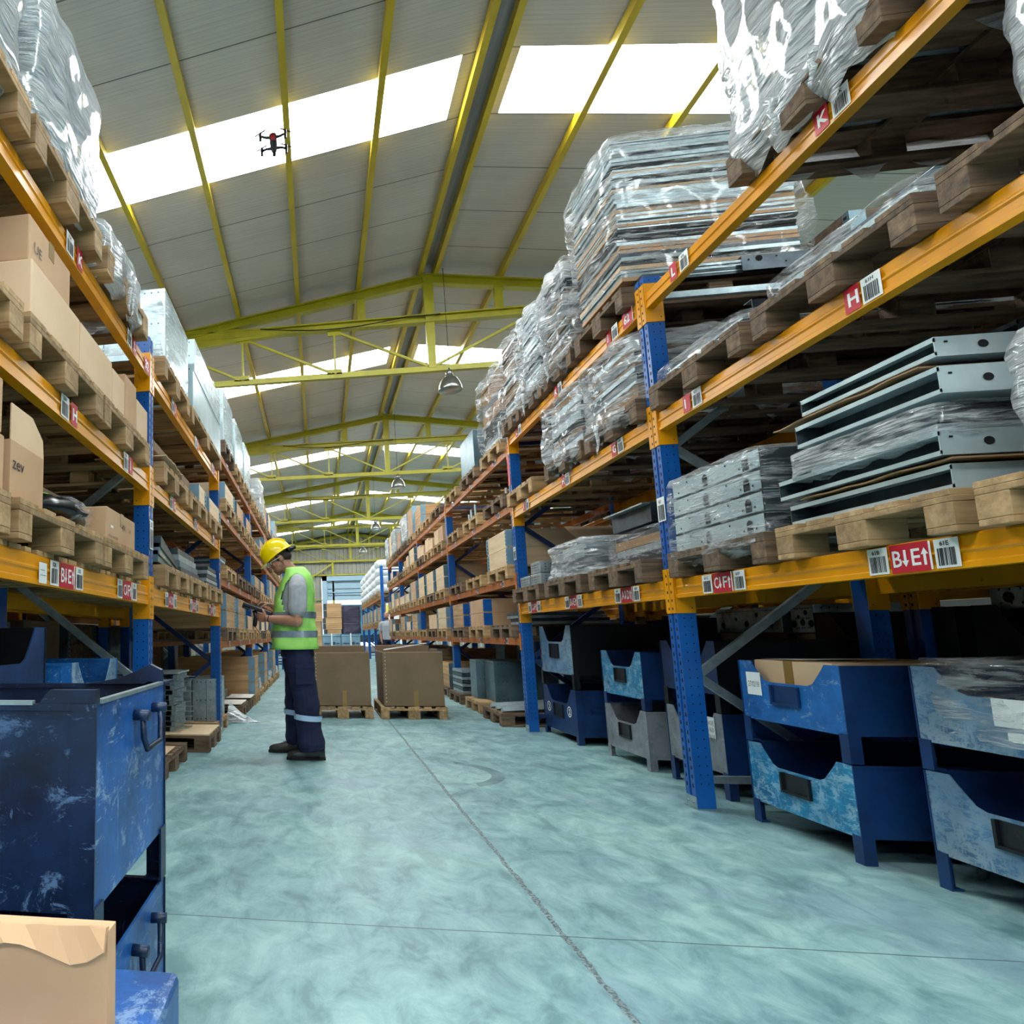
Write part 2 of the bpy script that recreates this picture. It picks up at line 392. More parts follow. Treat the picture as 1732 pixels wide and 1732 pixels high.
def connector(mb, face, y, zb, zt, s, dirx, big):
    """plate on the post; s=+1 beam continues towards +y"""
    z0, z1 = (zb-.09, zt+.065) if big else (zb-.05, zt+.05)
    e = .006*dirx
    ya, yb = (y-.045, y+.004) if s > 0 else (y-.004, y+.045)
    # front flange lies on post face
    mb.box(min(face-e, face), max(face-e, face), ya, yb, z0, z1)
    # side plate
    yy = (y, y+.006) if s > 0 else (y-.006, y)
    mb.box(min(face-e, face+dirx*.1), max(face-e, face+dirx*.1), yy[0], yy[1], z0, z1)
    if big:
        z = z0+.02
        while z < z1-.02:
            yc = y-.03 if s > 0 else y+.03
            x = face-e*1.1
            mb.add([(x, yc-.006, z), (x, yc+.006, z), (x, yc+.006, z+.015), (x, yc-.006, z+.015)][::-dirx], [(0, 1, 2, 3)], 1); z += .05
        yc = yy[0]-.0006
        mb.add([(face+dirx*(.08+.004*math.cos(k*PI/3)), yc, z0+.03+.004*math.sin(k*PI/3)) for k in range(6)], [(0, 1, 2, 3, 4, 5)], 1)

POSTLAB = {1: {4.18: [(1.69, 'bar', '61', .15)], 7.08: [(1.8, 'bar', '62', .14), (2.62, 'red1', '', .4)]}, -1: {3.88: [(1.58, 'bar', '32', .19)], 6.7: [(1.5, 'bar', '33', .2)]}}
def rack_bay(name, label, face, dirx, y0, y1, levels, top, typeA=True, last=False, labels=(), depth=1.1, group=None, first_post=True, brace=True, slats=(), lite=False):
    """one bay: upright frame at its near end y0 (post occupies y0-.1..y0), beams to the next post at y1-.1"""
    t = thing('pallet_rack', label, 'rack', (face, y0, 0), group)
    back = face+dirx*depth
    for fy in ([y0] if first_post else [])+([y1] if last else []):
        for px, dx in ((face, dirx), (back, -dirx)):
            mb = MB(); post(mb, px, fy, top, dx, holes=not lite)
            o = mb.build('upright_post', ['blue', 'hole'], t)
            if px == face and not lite and fy in POSTLAB.get(dirx, {}):
                for (zz, kind, txt, hh) in POSTLAB[dirx][fy]: label_sticker(-dirx, face-dirx*.0015, fy-(.008 if dirx > 0 else .092), zz, kind, txt, o, hh)
            if px == face and not lite:
                b = MB(); b.box(min(px-.003*dirx, px+.12*dirx), max(px-.003*dirx, px+.12*dirx), fy-.105, fy+.02, 0, .006); b.box(min(px-.003*dirx, px), max(px-.003*dirx, px), fy-.102, fy+.002, .004, .07)
                for yy in (fy-.075, fy-.025): b.tube([(px-.003*dirx, yy, .04), (px-.012*dirx, yy, .04)], .008, 6)
                b.build('base_plate', 'galv', o)
        if brace:
            mb = MB(); xa, xb = face+dirx*.1, back-dirx*.1; z = .06; k = 0
            mb.bar((xa, fy-.05, .16), (xb, fy-.05, .16), .03, .04)
            while z+.7 < top-.05:
                a, b = (xb, xa) if k % 2 == 0 else (xa, xb)
                mb.bar((a, fy-.05, z), (b, fy-.05, z+.69), .03, .045); z += .7; k += 1
            mb.bar((xa, fy-.05, top-.12), (xb, fy-.05, top-.12), .03, .04)
            mb.build('cross_brace', 'galv' if typeA else 'dblue', t)
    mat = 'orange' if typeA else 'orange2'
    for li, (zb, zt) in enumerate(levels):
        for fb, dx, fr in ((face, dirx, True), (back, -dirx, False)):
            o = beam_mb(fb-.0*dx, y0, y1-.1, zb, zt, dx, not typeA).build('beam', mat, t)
            if fr or typeA:
                for yy, s in ((y0, 1), (y1-.1, -1)):
                    mb = MB(); connector(mb, fb, yy, zb, zt, s, dx, typeA); mb.build('beam_connector', [mat, 'hole'], o)
            if fr:
                for (lv, ly, kind, txt) in labels:
                    if lv == li: label_sticker(-dirx, fb, ly, zb+(.007 if typeA else .01), kind, txt, o, .1 if typeA else .07)
        if li in slats:
            mb = MB(); y = y0+.06
            while y < y1-.25:
                w = R.choice((.05, .07, .09)); mb.box(min(face+dirx*.012, back), max(face+dirx*.012, back), y, y+w, zt+.001, zt+.02); y += w+R.choice((.015, .03, .05))
            mb.build('shelf_slats', 'wood', t)
    return t

LV_R = [(1.215, 1.33), (2.25, 2.365), (3.05, 3.155)]
LV_L = [(1.225, 1.34), (1.95, 2.06), (2.71, 2.82)]
LB_R = [(.89, .965), (1.54, 1.615), (2.34, 2.415), (2.97, 3.04)]
LB_L = [(.895, .97), (1.585, 1.66), (2.345, 2.42), (3.03, 3.1)]
XR, XL = 2.116, -1.05

# ------------------------------------------------------------------ pallets
def pallet_parts(t, w, d, mt):
    o = t['_o']; x, y, z = o
    def bx(name, *a, m=mt):
        mb = MB(); mb.box(x+a[0], x+a[1], y+a[2], y+a[3], z+a[4], z+a[5]); return mb.build(name, m, t, bevel=.003)
    mb = MB(); n = 5; ws = [.14, .1, .14, .1, .14]; tot = sum(ws); gap = (w-tot*w/.8)/(n-1); yy = -w/2
    for k in range(n):
        wk = ws[k]*w/.8; mb.box(x-d/2, x+d/2, y+yy+R.uniform(0, .004), y+yy+wk, z+.122, z+.144); yy += wk+gap
    mb.build('deck_boards', mt, t, bevel=.002)
    for cx in (-d/2+.07, 0, d/2-.07):
        bx('stringer_board', cx-.07, cx+.07, -w/2, w/2, .1, .122)
        for cy, hw in ((-w/2+.05, .05), (0, .07), (w/2-.05, .05)):
            bx('block', cx-.07, cx+.07, cy-hw, cy+hw, .022, .1)
    for cy, hw in ((-w/2+.05, .05), (0, .07), (w/2-.05, .05)):
        bx('bottom_board', -d/2, d/2, cy-hw, cy+hw, 0, .022)
PP = {}
def pallet(x0, x1, y0, y1, z, label, near=True, mt='woodx', group='wooden pallets on the racks'):
    w, d = round(y1-y0, 2), round(x1-x0, 2); k = (w, d, near, mt); c = ((x0+x1)/2, (y0+y1)/2, z+.001)
    if k in PP: return dup(PP[k], c, label, group)
    if near:
        t = thing('wooden_pallet', label, 'pallet', c, group); pallet_parts(t, w, d, mt)
    else:
        mb = MB(); n = 5
        for i in range(n):
            a = -w/2+i*(w-.1)/(n-1); mb.box(-d/2, d/2, a, a+.1, .122, .144)
        for cx in (-d/2+.05, 0, d/2-.05):
            mb.box(cx-.05, cx+.05, -w/2, w/2, .1, .122)
            for cy in (-w/2+.05, 0, w/2-.05): mb.box(cx-.05, cx+.05, cy-.05, cy+.05, .022, .1)
        for cy in (-w/2+.05, 0, w/2-.05): mb.box(-d/2, d/2, cy-.05, cy+.05, 0, .022)
        t = mb.build('wooden_pallet', mt); t.location = c; tag(t, label, 'pallet', group)
    PP[k] = t; return t

# ------------------------------------------------------------------ loads
def sheets(mb, x0, x1, y0, y1, z0, z1, nm, rnd, lo=.02, hi=.06, jit=.02):
    z = z0
    while z < z1-.005:
        h = min(rnd.uniform(lo, hi), z1-z); a, b, c, d = [rnd.uniform(0, jit) for _ in range(4)]
        mb.box(x0+a, x1-b, y0+c, y1-d, z, z+h-.003, rnd.randrange(nm)); z += h
def film_mesh(x0, x1, y0, y1, z0, z1, seed, amp=.03, drop=.06, rows=18, nper=72, taper=0.):
    mb = MB(); w, d = (x1-x0), (y1-y0); cx, cy = (x0+x1)/2, (y0+y1)/2
    per = []
    for i in range(nper):
        a = 2*PI*i/nper; c, s_ = math.cos(a), math.sin(a); p = 14
        k = (abs(c)**p+abs(s_)**p)**(-1/p); per.append((c*k, s_*k))
    Rg = []
    for r in range(rows):
        v = r/(rows-1); z = z0-drop+(z1-z0+drop)*v; ring = []
        for i, (a, b) in enumerate(per):
            q = Vector((a*w*2+seed*7.3, b*d*2, z*2.2+seed)); st = noise.noise(Vector((a*w*3+b*d*3+z*4+seed, z*9-a*3-b*3, seed)))
            dd = amp*(noise.noise(q*1.6)*1.1+st*.5+.55)
            pinch = 1-(.10*max(0, .12-v)/.12) if drop else 1
            if v > .93: pinch *= 1-.03*(v-.93)/.07
            pinch *= 1-taper*v
            zz = z+(noise.noise(Vector((a*4, b*4, seed)))*drop*.9 if r == 0 else 0)
            ring.append((cx+(a*w/2+math.copysign(dd, a)*abs(a)**2)*pinch, cy+(b*d/2+math.copysign(dd, b)*abs(b)**2)*pinch, zz))
        Rg.append(ring)
    top = [(cx+(p[0]-cx)*.55, cy+(p[1]-cy)*.55, z1+.012+.015*noise.noise(Vector((p[0]*5, p[1]*5, seed)))) for p in Rg[-1]]
    Rg.append(top); mb.rings(Rg, 0, False)
    n = len(per); o = len(mb.v)-n; mb.f.append([o+i for i in range(n)]); mb.m.append(0)
    return mb
INNER = {'metal': ['galv', 'dmetal', 'galvL'], 'dark': ['dmetal', 'cardIn', 'galv', 'hole'], 'brown': ['cardIn', 'cardB', 'dmetal', 'galv'], 'blue': ['galvL', 'bluebox'], 'mix': ['galvL', 'dmetal', 'card', 'galv', 'cardL', 'galvL', 'hole', 'galv']}
def wrapped(x0, x1, y0, y1, z0, z1, label, inner='metal', film='film', seed=1, amp=.03, drop=.06, lo=.02, hi=.06, tails=0, taper=0., jit=.02, group='film-wrapped pallet loads'):
    t = thing('wrapped_load', label, 'wrapped goods', ((x0+x1)/2, (y0+y1)/2, z0), group)
    rnd = random.Random(seed); mb = MB(); sheets(mb, x0+.055, x1-.055, y0+.055, y1-.055, z0+.002, z1-.012, len(INNER[inner]), rnd, lo, hi, jit)
    mb.build('sheet_stack', INNER[inner], t)
    f = film_mesh(x0+.01, x1-.01, y0+.01, y1-.01, z0, z1, seed, amp, drop, taper=taper).build('plastic_film', film, t, smooth=True)
    xf = x0 if x0 > 0 else x1; sg = -1 if x0 > 0 else 1
    for k in range(tails):
        yy = rnd.uniform(y0+.1, y1-.1); mb = MB(); L = rnd.uniform(.12, .25)
        pts = [(xf+sg*(.04+.01*rnd.random()), yy+rnd.uniform(-.02, .02), z0-.02-L*i/6) for i in range(7)]
        mb.tube(pts, [.02, .016, .012, .014, .008, .008, .002], 6); mb.build('film_tail', 'filmW', t, smooth=True)
    return t
def carton(x0, x1, y0, y1, z0, z1, label, mt='card', tape='y', group=None, marks=None, flaps=False, front=1):
    t = thing('cardboard_box', label, 'box', ((x0+x1)/2, (y0+y1)/2, z0), group)
    if not flaps:
        mb = MB(); mb.box(x0, x1, y0, y1, z0, z1); mb.build('box_body', mt, t, bevel=.006)
    else:
        mb = MB(); th = .006
        mb.box(x0, x1, y0, y0+th, z0, z1); mb.box(x0, x1, y1-th, y1, z0, z1); mb.box(x0, x0+th, y0+th, y1-th, z0, z1); mb.box(x1-th, x1, y0+th, y1-th, z0, z1); mb.box(x0+th, x1-th, y0+th, y1-th, z0, z0+th)
        mb.build('box_body', mt, t)
    if tape and not flaps:
        mb = MB(); c = (y0+y1)/2; e = .0015
        xf = x1+e if front > 0 else x0-e
        if tape == 'y':
            mb.box(x0-.002, x1+.002, c-.025, c+.025, z1-.001, z1+e); mb.box(min(xf, xf-front*e), max(xf, xf-front*e), c-.025, c+.025, z1-.07, z1)
        mb.build('tape', 'tape', t)
    if marks:
        mb = MB(); F = Face(mb, (x1+.001 if front > 0 else x0-.001, y0 if front > 0 else y1, z0), (0, front, 0), (0, 0, 1)); W, Hh = y1-y0, z1-z0
        for (kind, a, b, s, txt) in marks:
            if kind == 't': F.text(txt, a*W, b*Hh, s, 1, bold=.0)
            if kind == 'l': F.rect(a*W, (a+s)*W, b*Hh, b*Hh+.004, 1, .002)
            if kind == 'w': F.rect(a*W, (a+s)*W, b*Hh, (b+s)*Hh, 0, .001)
        mb.build('printed_mark', LM, t)
    return t
def collar_crate(x0, x1, y0, y1, z0, z1, label, side, mt='crate_wood', hinge='bluebox', group='wooden collar crates on the racks', lite=False):
    """timber pallet-collar crate with steel corner hinges; side = aisle-facing direction in X"""
    key = ('cc', round(x1-x0, 2), round(y1-y0, 2), round(z1-z0, 2), side, mt, hinge); c = ((x0+x1)/2, (y0+y1)/2, z0+.001)
    if key in PP: return dup(PP[key], c, label, group)
    t = thing('collar_crate', label, 'crate', c, group); n = max(1, round((z1-z0)/.2)); h = (z1-z0)/n
    for k in range(n):
        mb = MB(); a, b = z0+k*h, z0+(k+1)*h-.004
        mb.box(x0, x0+.02, y0, y1, a, b); mb.box(x1-.02, x1, y0, y1, a, b); mb.box(x0+.02, x1-.02, y0, y0+.02, a, b); mb.box(x0+.02, x1-.02, y1-.02, y1, a, b)
        mb.build('timber_collar', mt, t)
    mb = MB(); mb.box(x0+.02, x1-.02, y0+.02, y1-.02, z0, z1-.03); mb.build('crate_contents', 'cardIn', t)
    for (cy, s) in ((y0, 1), (y1, -1)):
        mb = MB(); xf = x1 if side > 0 else x0
        for k in range(n):
            a, b = z0+k*h+.01, z0+(k+1)*h-.01
            mb.box(min(xf, xf+side*.004), max(xf, xf+side*.004), min(cy, cy+s*.05), max(cy, cy+s*.05), a, b)
            mb.box(min(xf, xf-side*.09), max(xf, xf-side*.09), min(cy-s*.004, cy), max(cy-s*.004, cy), a, b)
            mb.tube([(xf+side*.004, cy, a), (xf+side*.004, cy, b)], .008, 6)
            q = a+.015
            while q < b-.02:
                X = xf+side*.005; mb.add([(X, cy+s*.015, q), (X, cy+s*.042, q), (X, cy+s*.042, q+.02), (X, cy+s*.015, q+.02)][::(1 if s*side > 0 else -1)], [(0, 1, 2, 3)], 1); q += .04
        mb.build('corner_hinge', [hinge, 'hole'], t)
    PP[key] = t; return t
def metal_box(x0, x1, y0, y1, z0, z1, label, mt='galvL', side=1, film=None, group=None, seed=3):
    t = thing('metal_cabinet', label, 'metal box', ((x0+x1)/2, (y0+y1)/2, z0), group)
    mb = MB(); mb.box(x0, x1, y0, y1, z0, z1); mb.build('cabinet_body', mt, t, bevel=.004)
    mb = MB(); e = .0008
    xf = x1+e if side > 0 else x0-e
    def dot(p, ax):
        r = .006; mb.add([(p[0]+(r*math.cos(k*PI/3) if ax == 'y' else 0), p[1]+(r*math.cos(k*PI/3) if ax == 'x' else 0), p[2]+r*math.sin(k*PI/3)) for k in range(6)][::(1 if (ax == 'y' or side > 0) else -1)], [(0, 1, 2, 3, 4, 5)], 0)
    for zz in (z0+.03, (z0+z1)/2, z1-.03):
        for k in (.05, .1, .15): 
            dot((x1-k if side > 0 else x0+k, y0-e, zz), 'y'); dot((xf, y0+k, zz), 'x'); dot((xf, y1-k, zz), 'x')
        dot((x0+.05 if side > 0 else x1-.05, y0-e, zz), 'y')
    mb.build('bolt_holes', 'hole', t)
    mb = MB(); xm = x0+(x1-x0)*.62
    mb.box(xm-.002, xm+.002, y0-.003, y0, z0+.005, z1-.005); mb.box(min(xf, xf-side*.002), max(xf, xf-side*.002), y0, y1, z1-.03, z1-.026)
    mb.build('panel_seam', 'dmetal', t)
    if film: film_mesh(x0-.01, x1+.01, y0-.01, y1+.01, z0+.002, z1, seed, .012, 0, 12, 56).build('plastic_film', film, t, smooth=True)
    return t

def steel_crate(x0, x1, y0, y1, zf, hb, leg, label, mf, ms, side, holder=True, notch=True, note=None, circ=False, handles=False, group='stacking steel crates', th=.006):
    """stacking steel crate: box from zf+leg up by hb; the notched front faces direction side (in X)"""
    t = thing('steel_crate', label, 'crate', ((x0+x1)/2, (y0+y1)/2, zf), group)
    z0, z1 = zf+leg, zf+leg+hb; W = y1-y0
    fx = (x1-th, x1) if side > 0 else (x0, x0+th); bx = (x0, x0+th) if side > 0 else (x1-th, x1)
    if notch:
        a = y0+W*.2; b = y1-W*.2; c = y0+W*.32; d = y1-W*.32; dz = hb*.34
        ya, yb = (y0+W*.13, y1-W*.13)
        L = [(y0, z0), (y1, z0), (y1, z1), (yb, z1), (yb-W*.03, z1-dz*.25), (yb-W*.12, z1-dz*.88), (yb-W*.17, z1-dz), (ya+W*.17, z1-dz), (ya+W*.12, z1-dz*.88), (ya+W*.03, z1-dz*.25), (ya, z1), (y0, z1)]
        mb = MB()
        # split into convex strips so the concave outline renders cleanly
        n = len(L)
        zc = z1-dz
        mb.prism([(y0, z0), (y1, z0), (y1, zc), (y0, zc)], 'x', fx[0], fx[1])
        mb.prism([(y0, zc), (ya+W*.17, zc), (ya+W*.12, z1-dz*.88), (ya+W*.03, z1-dz*.25), (ya, z1), (y0, z1)], 'x', fx[0], fx[1])
        mb.prism([(yb-W*.17, zc), (y1, zc), (y1, z1), (yb, z1), (yb-W*.03, z1-dz*.25), (yb-W*.12, z1-dz*.88)], 'x', fx[0], fx[1])
        mb.build('front_panel', mf, t)
    else:
        mb = MB(); mb.box(*fx, y0, y1, z0, z1); mb.build('front_panel', mf, t)
    mb = MB(); mb.box(*bx, y0, y1, z0, z1); mb.build('back_panel', ms, t)
    for yy in ((y0, y0+th), (y1-th, y1)):
        mb = MB(); mb.box(x0+th, x1-th, yy[0], yy[1], z0, z1); mb.box(x0+th, x1-th, yy[0]-.004, yy[1]+.004, z1-.012, z1); mb.build('side_panel', ms, t)
    mb = MB(); mb.box(x0+th, x1-th, y0+th, y1-th, z0, z0+th); mb.build('bottom_panel', ms, t)
    for cx in (x0, x1):
        for cy in (y0, y1):
            sx = 1 if cx == x0 else -1; sy = 1 if cy == y0 else -1; mb = MB()
            mb.box(min(cx-sx*.004, cx+sx*.045), max(cx-sx*.004, cx+sx*.045), min(cy-sy*.005, cy), max(cy-sy*.005, cy), zf+.001, z1)
            mb.box(min(cx-sx*.005, cx), max(cx-sx*.005, cx), min(cy-sy*.004, cy+sy*.045), max(cy-sy*.004, cy+sy*.045), zf+.001, z0+.01)
            mb.box(min(cx+sx*.002, cx+sx*.04), max(cx+sx*.002, cx+sx*.04), min(cy+sy*.001, cy+sy*.04), max(cy+sy*.001, cy+sy*.04), zf+.001, zf+.008)
            mb.build('leg', ms, t)
    xf = x1 if side > 0 else x0
    X = lambda a, b: (min(xf+side*a, xf+side*b), max(xf+side*a, xf+side*b))
    if holder:
        mb = MB(); ya, yb = y0+W*.38, y0+W*.66; za, zb = z0+hb*.34, z0+hb*.62
        mb.box(*X(0, .014), ya, ya+.012, za, zb); mb.box(*X(0, .014), yb-.012, yb, za, zb); mb.box(*X(0, .014), ya, yb, za-.012, za); mb.box(*X(.0005, .003), ya, yb, za, zb)
        mb.build('label_holder', 'crateK' if mf != 'crateA' else 'crateD', t)
    if handles:
        for cy in (y0+W*.62,):
            mb = MB(); za = z1-.05
            mb.tube([(xf-side*.004, cy-.07, za), (xf+side*.035, cy-.075, za)], .012, 8); mb.tube([(xf-side*.004, cy+.08, za), (xf+side*.035, cy+.085, za)], .012, 8)
            mb.tube([(xf+side*.02, cy-.07, za), (xf+side*.022, cy-.068, za-.05), (xf+side*.026, cy-.055, za-.075), (xf+side*.026, cy+.06, za-.075), (xf+side*.022, cy+.078, za-.05), (xf+side*.02, cy+.08, za)], .007, 8)
            mb.build('handle', 'crateF', t, smooth=True)
    if note:
        mb = MB(); F = Face(mb, (xf+side*.002, y1-.02 if side < 0 else y0+.02, z0), (0, side, 0), (0, 0, 1))
        for (a, b, w, h, lines) in note:
            F.rect(a, a+w, b, b+h, 0)
            for k, tx in enumerate(lines): F.text(tx, a+w*.12, b+h*(.62-.33*k) if len(lines) > 1 else b+h*.36, h*(.2 if len(lines) > 1 else .24), 1, w=w*.76, bold=-.01)
        mb.build('paper_note', LM, t)
    if circ:
        mb = MB(); F = Face(mb, (xf+side*.002, y1 if side < 0 else y0, z0), (0, side, 0), (0, 0, 1))
        for a in (W*.18, W*.8):
            n = 20; r0, r1 = .04, .05; zc = hb*.5
            for k in range(n):
                t0, t1 = 2*PI*k/n, 2*PI*(k+1)/n
                F.poly([(a+r0*math.cos(t0), zc+r0*math.sin(t0)), (a+r1*math.cos(t0), zc+r1*math.sin(t0)), (a+r1*math.cos(t1), zc+r1*math.sin(t1)), (a+r0*math.cos(t1), zc+r0*math.sin(t1))], 0)
            F.text('2', a-.014, zc-.026, .052, 0)
        mb.build('painted_number', LM, t)
    return t
#PART2
# ------------------------------------------------------------------ the hall
RX, RZ, SL = 1.83, 6.62, .155
def zr(x): return RZ+.05-SL*abs(x-RX)
mb = MB(); mb.box(-9, 13, -14, 36, -.2, 0); struct(mb.build('floor', 'floor'))
SKYK = range(-3, 5); wn = 1
for side in (-1, 1):
    mb = MB(); xe = -9 if side < 0 else 13; xa = RX+side*.1
    def slab(m, x0, x1, y0, y1, z=0, th=.05):
        m.add([(x0, y0, zr(x0)+z), (x1, y0, zr(x1)+z), (x1, y1, zr(x1)+z), (x0, y1, zr(x0)+z), (x0, y0, zr(x0)+z+th), (x1, y0, zr(x1)+z+th), (x1, y1, zr(x1)+z+th), (x0, y1, zr(x0)+z+th)], [(0, 1, 2, 3), (7, 6, 5, 4), (0, 4, 5, 1), (1, 5, 6, 2), (2, 6, 7, 3), (3, 7, 4, 0)])
    ys = -14
    for k in SKYK:
        y0 = 5.7+6.25*k; slab(mb, xa, xe, ys, y0); ys = y0+.78
        slab(mb, xa, RX+side*.27, y0, y0+.78); slab(mb, RX+side*8.6, xe, y0, y0+.78)
        sk = MB(); slab(sk, RX+side*.27, RX+side*8.6, y0, y0+.78, .03, .02); struct(sk.build('window_%d' % wn, 'sky')); wn += 1
    slab(mb, xa, xe, ys, 36)
    o = struct(mb.build('ceiling', 'roof'))
mb = MB(); mb.prism([(RX-.1, zr(RX)-.03), (RX+.1, zr(RX)-.03), (RX+.1, zr(RX)+.05), (RX-.1, zr(RX)+.05)], 'y', -14, 36); struct(mb.build('trim_1', 'ridge'))
tn = 2
for side in (-1, 1):
    for k in range(12):
        x = RX+side*(.115+.945*k)
        if not -8.9 < x < 12.9: continue
        z = zr(x)-.002; h = .12; w = .055
        mb = MB(); mb.box(x-w/2, x+w/2, -13.9, 35.9, z-h, z-.01*1)
        mb.box(x-w/2, x+w/2+.012, -13.9, 35.9, z-h-.004, z-h+.004)
        struct(mb.build('trim_%d' % tn, 'yelp')); tn += 1
def truss(y, label):
    t = thing('roof_truss', label, 'roof truss', (RX, y, 0), 'yellow roof trusses')
    zt = lambda x: zr(x)-.125
    for s in (-1, 1):
        mb = MB(); xe = RX+s*10.5
        a, b = (RX, zt(RX)), (xe, zt(xe))
        for dz0, dz1, w in ((0, -.02, .06), (-.02, -.13, .012), (-.13, -.15, .06)):
            mb.prism([(a[0], a[1]+dz1), (b[0], b[1]+dz1), (b[0], b[1]+dz0), (a[0], a[1]+dz0)], 'y', y-w, y+w)
        mb.build('rafter', 'yel', t)
    mb = MB(); xa, xb = RX-4.3, RX+4.3
    for z0, z1, w in ((5.87, 5.89, .06), (5.78, 5.87, .012), (5.76, 5.78, .06)): mb.box(xa, xb, y-w, y+w, z0, z1)
    mb.build('collar_tie', 'yel', t)
    for s in (-1, 1):
        mb = MB(); mb.prism([(RX+s*2.2, 5.76), (RX+s*5.6, 5.5), (RX+s*5.6, 5.8), (RX+s*3.6, 5.95), (RX+s*2.6, 5.88)][::s], 'y', y-.05, y+.05); mb.build('haunch_plate', 'yel', t)
    mb = MB(); mb.box(RX-5.9, RX+5.9, y-.04, y+.04, 4.975, 5.035); mb.box(RX-5.9, RX+5.9, y-.012, y+.012, 5.03, 5.07); mb.build('bottom_chord', 'yel', t)
    mb = MB(); mb.prism([(RX-.055, 5.03), (RX+.055, 5.03), (RX+.075, zt(RX)-.02), (RX-.075, zt(RX)-.02)], 'y', y-.045, y+.045); mb.build('king_post', 'yel', t)
    for s in (-1, 1):
        mb = MB(); mb.box(RX+s*1.02-.06, RX+s*1.02+.06, y-.04, y+.04, 5.88, zt(RX+s*1.02)-.1); mb.build('strut', 'yel', t)
        for k in range(1, 4):
            x = RX+s*1.45*k; mb = MB(); mb.bar((x, y, 5.05), (x, y, 5.77), .03, .03, 0, (1, 0, 0)); mb.build('strut', 'yel', t)
            mb = MB(); mb.bar((x-s*0.03, y, 5.74), (x-s*1.4, y, 5.07), .035, .035); mb.build('diagonal_brace', 'yel', t)
            
            for q in ((x-.13, x+.1, 5.03, 5.13), (x-.1, x+.1, 5.68, 5.78)): mb = MB(); mb.box(q[0], q[1], y-.012, y+.012, q[2], q[3]); mb.build('gusset_plate', 'yel', t)
    mb = MB(); pts = [(RX-2.6+.25*i, y-.07, 5.86-.1*math.sin(PI*min(1, i/9))) for i in range(12)]; mb.tube(pts, .008, 5); mb.build('power_cable', 'hole', t)
    return t
names = ['nearest yellow roof truss, spanning the aisle above the first hanging lamp', 'second yellow roof truss from the front, above the second hanging lamp', 'third yellow roof truss from the front, with the third lamp', 'fourth yellow roof truss, just in front of the cladded end wall', 'yellow roof truss against the corrugated end wall']
for i, nme in enumerate(names): truss(9.4+6.2*i, nme)
def lamp(y, label):
    x = 2.05; t = thing('pendant_lamp', label, 'lamp', (x, y, 4.62), 'bell-shaped aluminium warehouse lamps')
    c = (x, y, 4.62)
    mb = MB(); mb.lathe(c, [(.17, 0), (.175, .01), (.165, .06), (.14, .13), (.105, .19), (.06, .225), (.03, .235), (.028, .22), (.055, .21), (.1, .18), (.134, .12), (.158, .055), (.165, .012)], 28); mb.build('lamp_shade', 'lamp', t, smooth=True)
    mb = MB(); mb.lathe(c, [(.05, .22), (.055, .27), (.05, .31), (.02, .33)], 16); mb.build('ballast_housing', 'lamp', t, smooth=True)
    mb = MB(); mb.lathe(c, [(.02, .16), (.045, .12), (.05, .08), (.03, .045), (.005, .04)], 14); mb.build('bulb', 'glow', t, smooth=True)
    mb = MB(); mb.tube([(x, y, 4.94), (x, y, 4.98)], .008, 6); mb.tube([(x-.02, y-.12, 5.03), (x-.03, y-.12, zr(x)-.13)], .004, 5); mb.build('hanging_cable', 'hole', t)
for i, w_ in enumerate(['nearest bell-shaped lamp, under the first roof truss', 'second bell-shaped lamp, under the second roof truss', 'third bell-shaped lamp, under the third roof truss', 'farthest bell-shaped lamp, in front of the end wall']): lamp(9.4+6.2*i-.1, w_)
# walls
mb = MB(); x = -9
def gable_top(x): return zr(x)+.02
while x < 13:
    for (a, b, dy) in ((0, .1, 0), (.1, .13, .03), (.13, .19, .03), (.19, .22, 0)):
        xa, xb = x+a, x+b; ya, yb = 34.4+(0 if dy == 0 or a == .1 else .03), 34.4+(.03 if a in (.1, .13) else 0)
        z0 = 4.1 if .2 < (xa+xb)/2 < 4.4 else 0
        mb.add([(xa, ya, z0), (xb, yb, z0), (xb, yb, gable_top(xb)), (xa, ya, gable_top(xa))], [(0, 1, 2, 3)])
    x += .22
struct(mb.build('wall_far', 'wallc'))
for nm, a in (('wall_left', (-9.1, -9, -14, 36, 0, 6)), ('wall_right', (13, 13.1, -14, 36, 0, 6))):
    mb = MB(); mb.box(*a); struct(mb.build(nm, 'wallp'))
mb = MB(); mb.box(-9, -2, -14.1, -14, 0, 6.7); mb.box(6, 13, -14.1, -14, 0, 6.7); mb.box(-2, 6, -14.1, -14, 4.4, 6.7); struct(mb.build('wall_back', 'wallp'))  # wall behind the camera; its opening is added to let sky fill light in
# end wall steelwork and roller door
mb = MB(); mb.box(.8, .9, 34.2, 34.3, 0, 5.0); mb.bar((.85, 34.2, 4.9), (-1.2, 34.2, 3.6), .06, .06); mb.box(-9, 13, 34.3, 34.36, 4.25, 4.32); mb.box(-9, 1, 34.3, 34.36, 2.9, 2.94)
struct(mb.build('trim_%d' % tn, 'yel')); tn += 1
mb = MB(); mb.box(.25, .5, 34.1, 34.35, 0, 4.2); mb.box(4.0, 4.25, 34.1, 34.35, 0, 4.2); mb.box(.25, 4.25, 34.1, 34.35, 3.95, 4.2)
mb.box(.5, 4.0, 34.2, 34.26, 2.9, 3.95); mb.box(.5, 4, 34.15, 34.2, 3.3, 3.34)
for z in (3.85, 3.5, 3.15): mb.box(.55, 3.95, 34.17, 34.2, z, z+.02, 1)
d = struct(mb.build('door_1', ['doorb', 'dmetal']))
t = thing('delivery_lorry', 'pale blue lorry body parked beyond the half-raised roller door', 'lorry', (2.3, 37.5, 0))
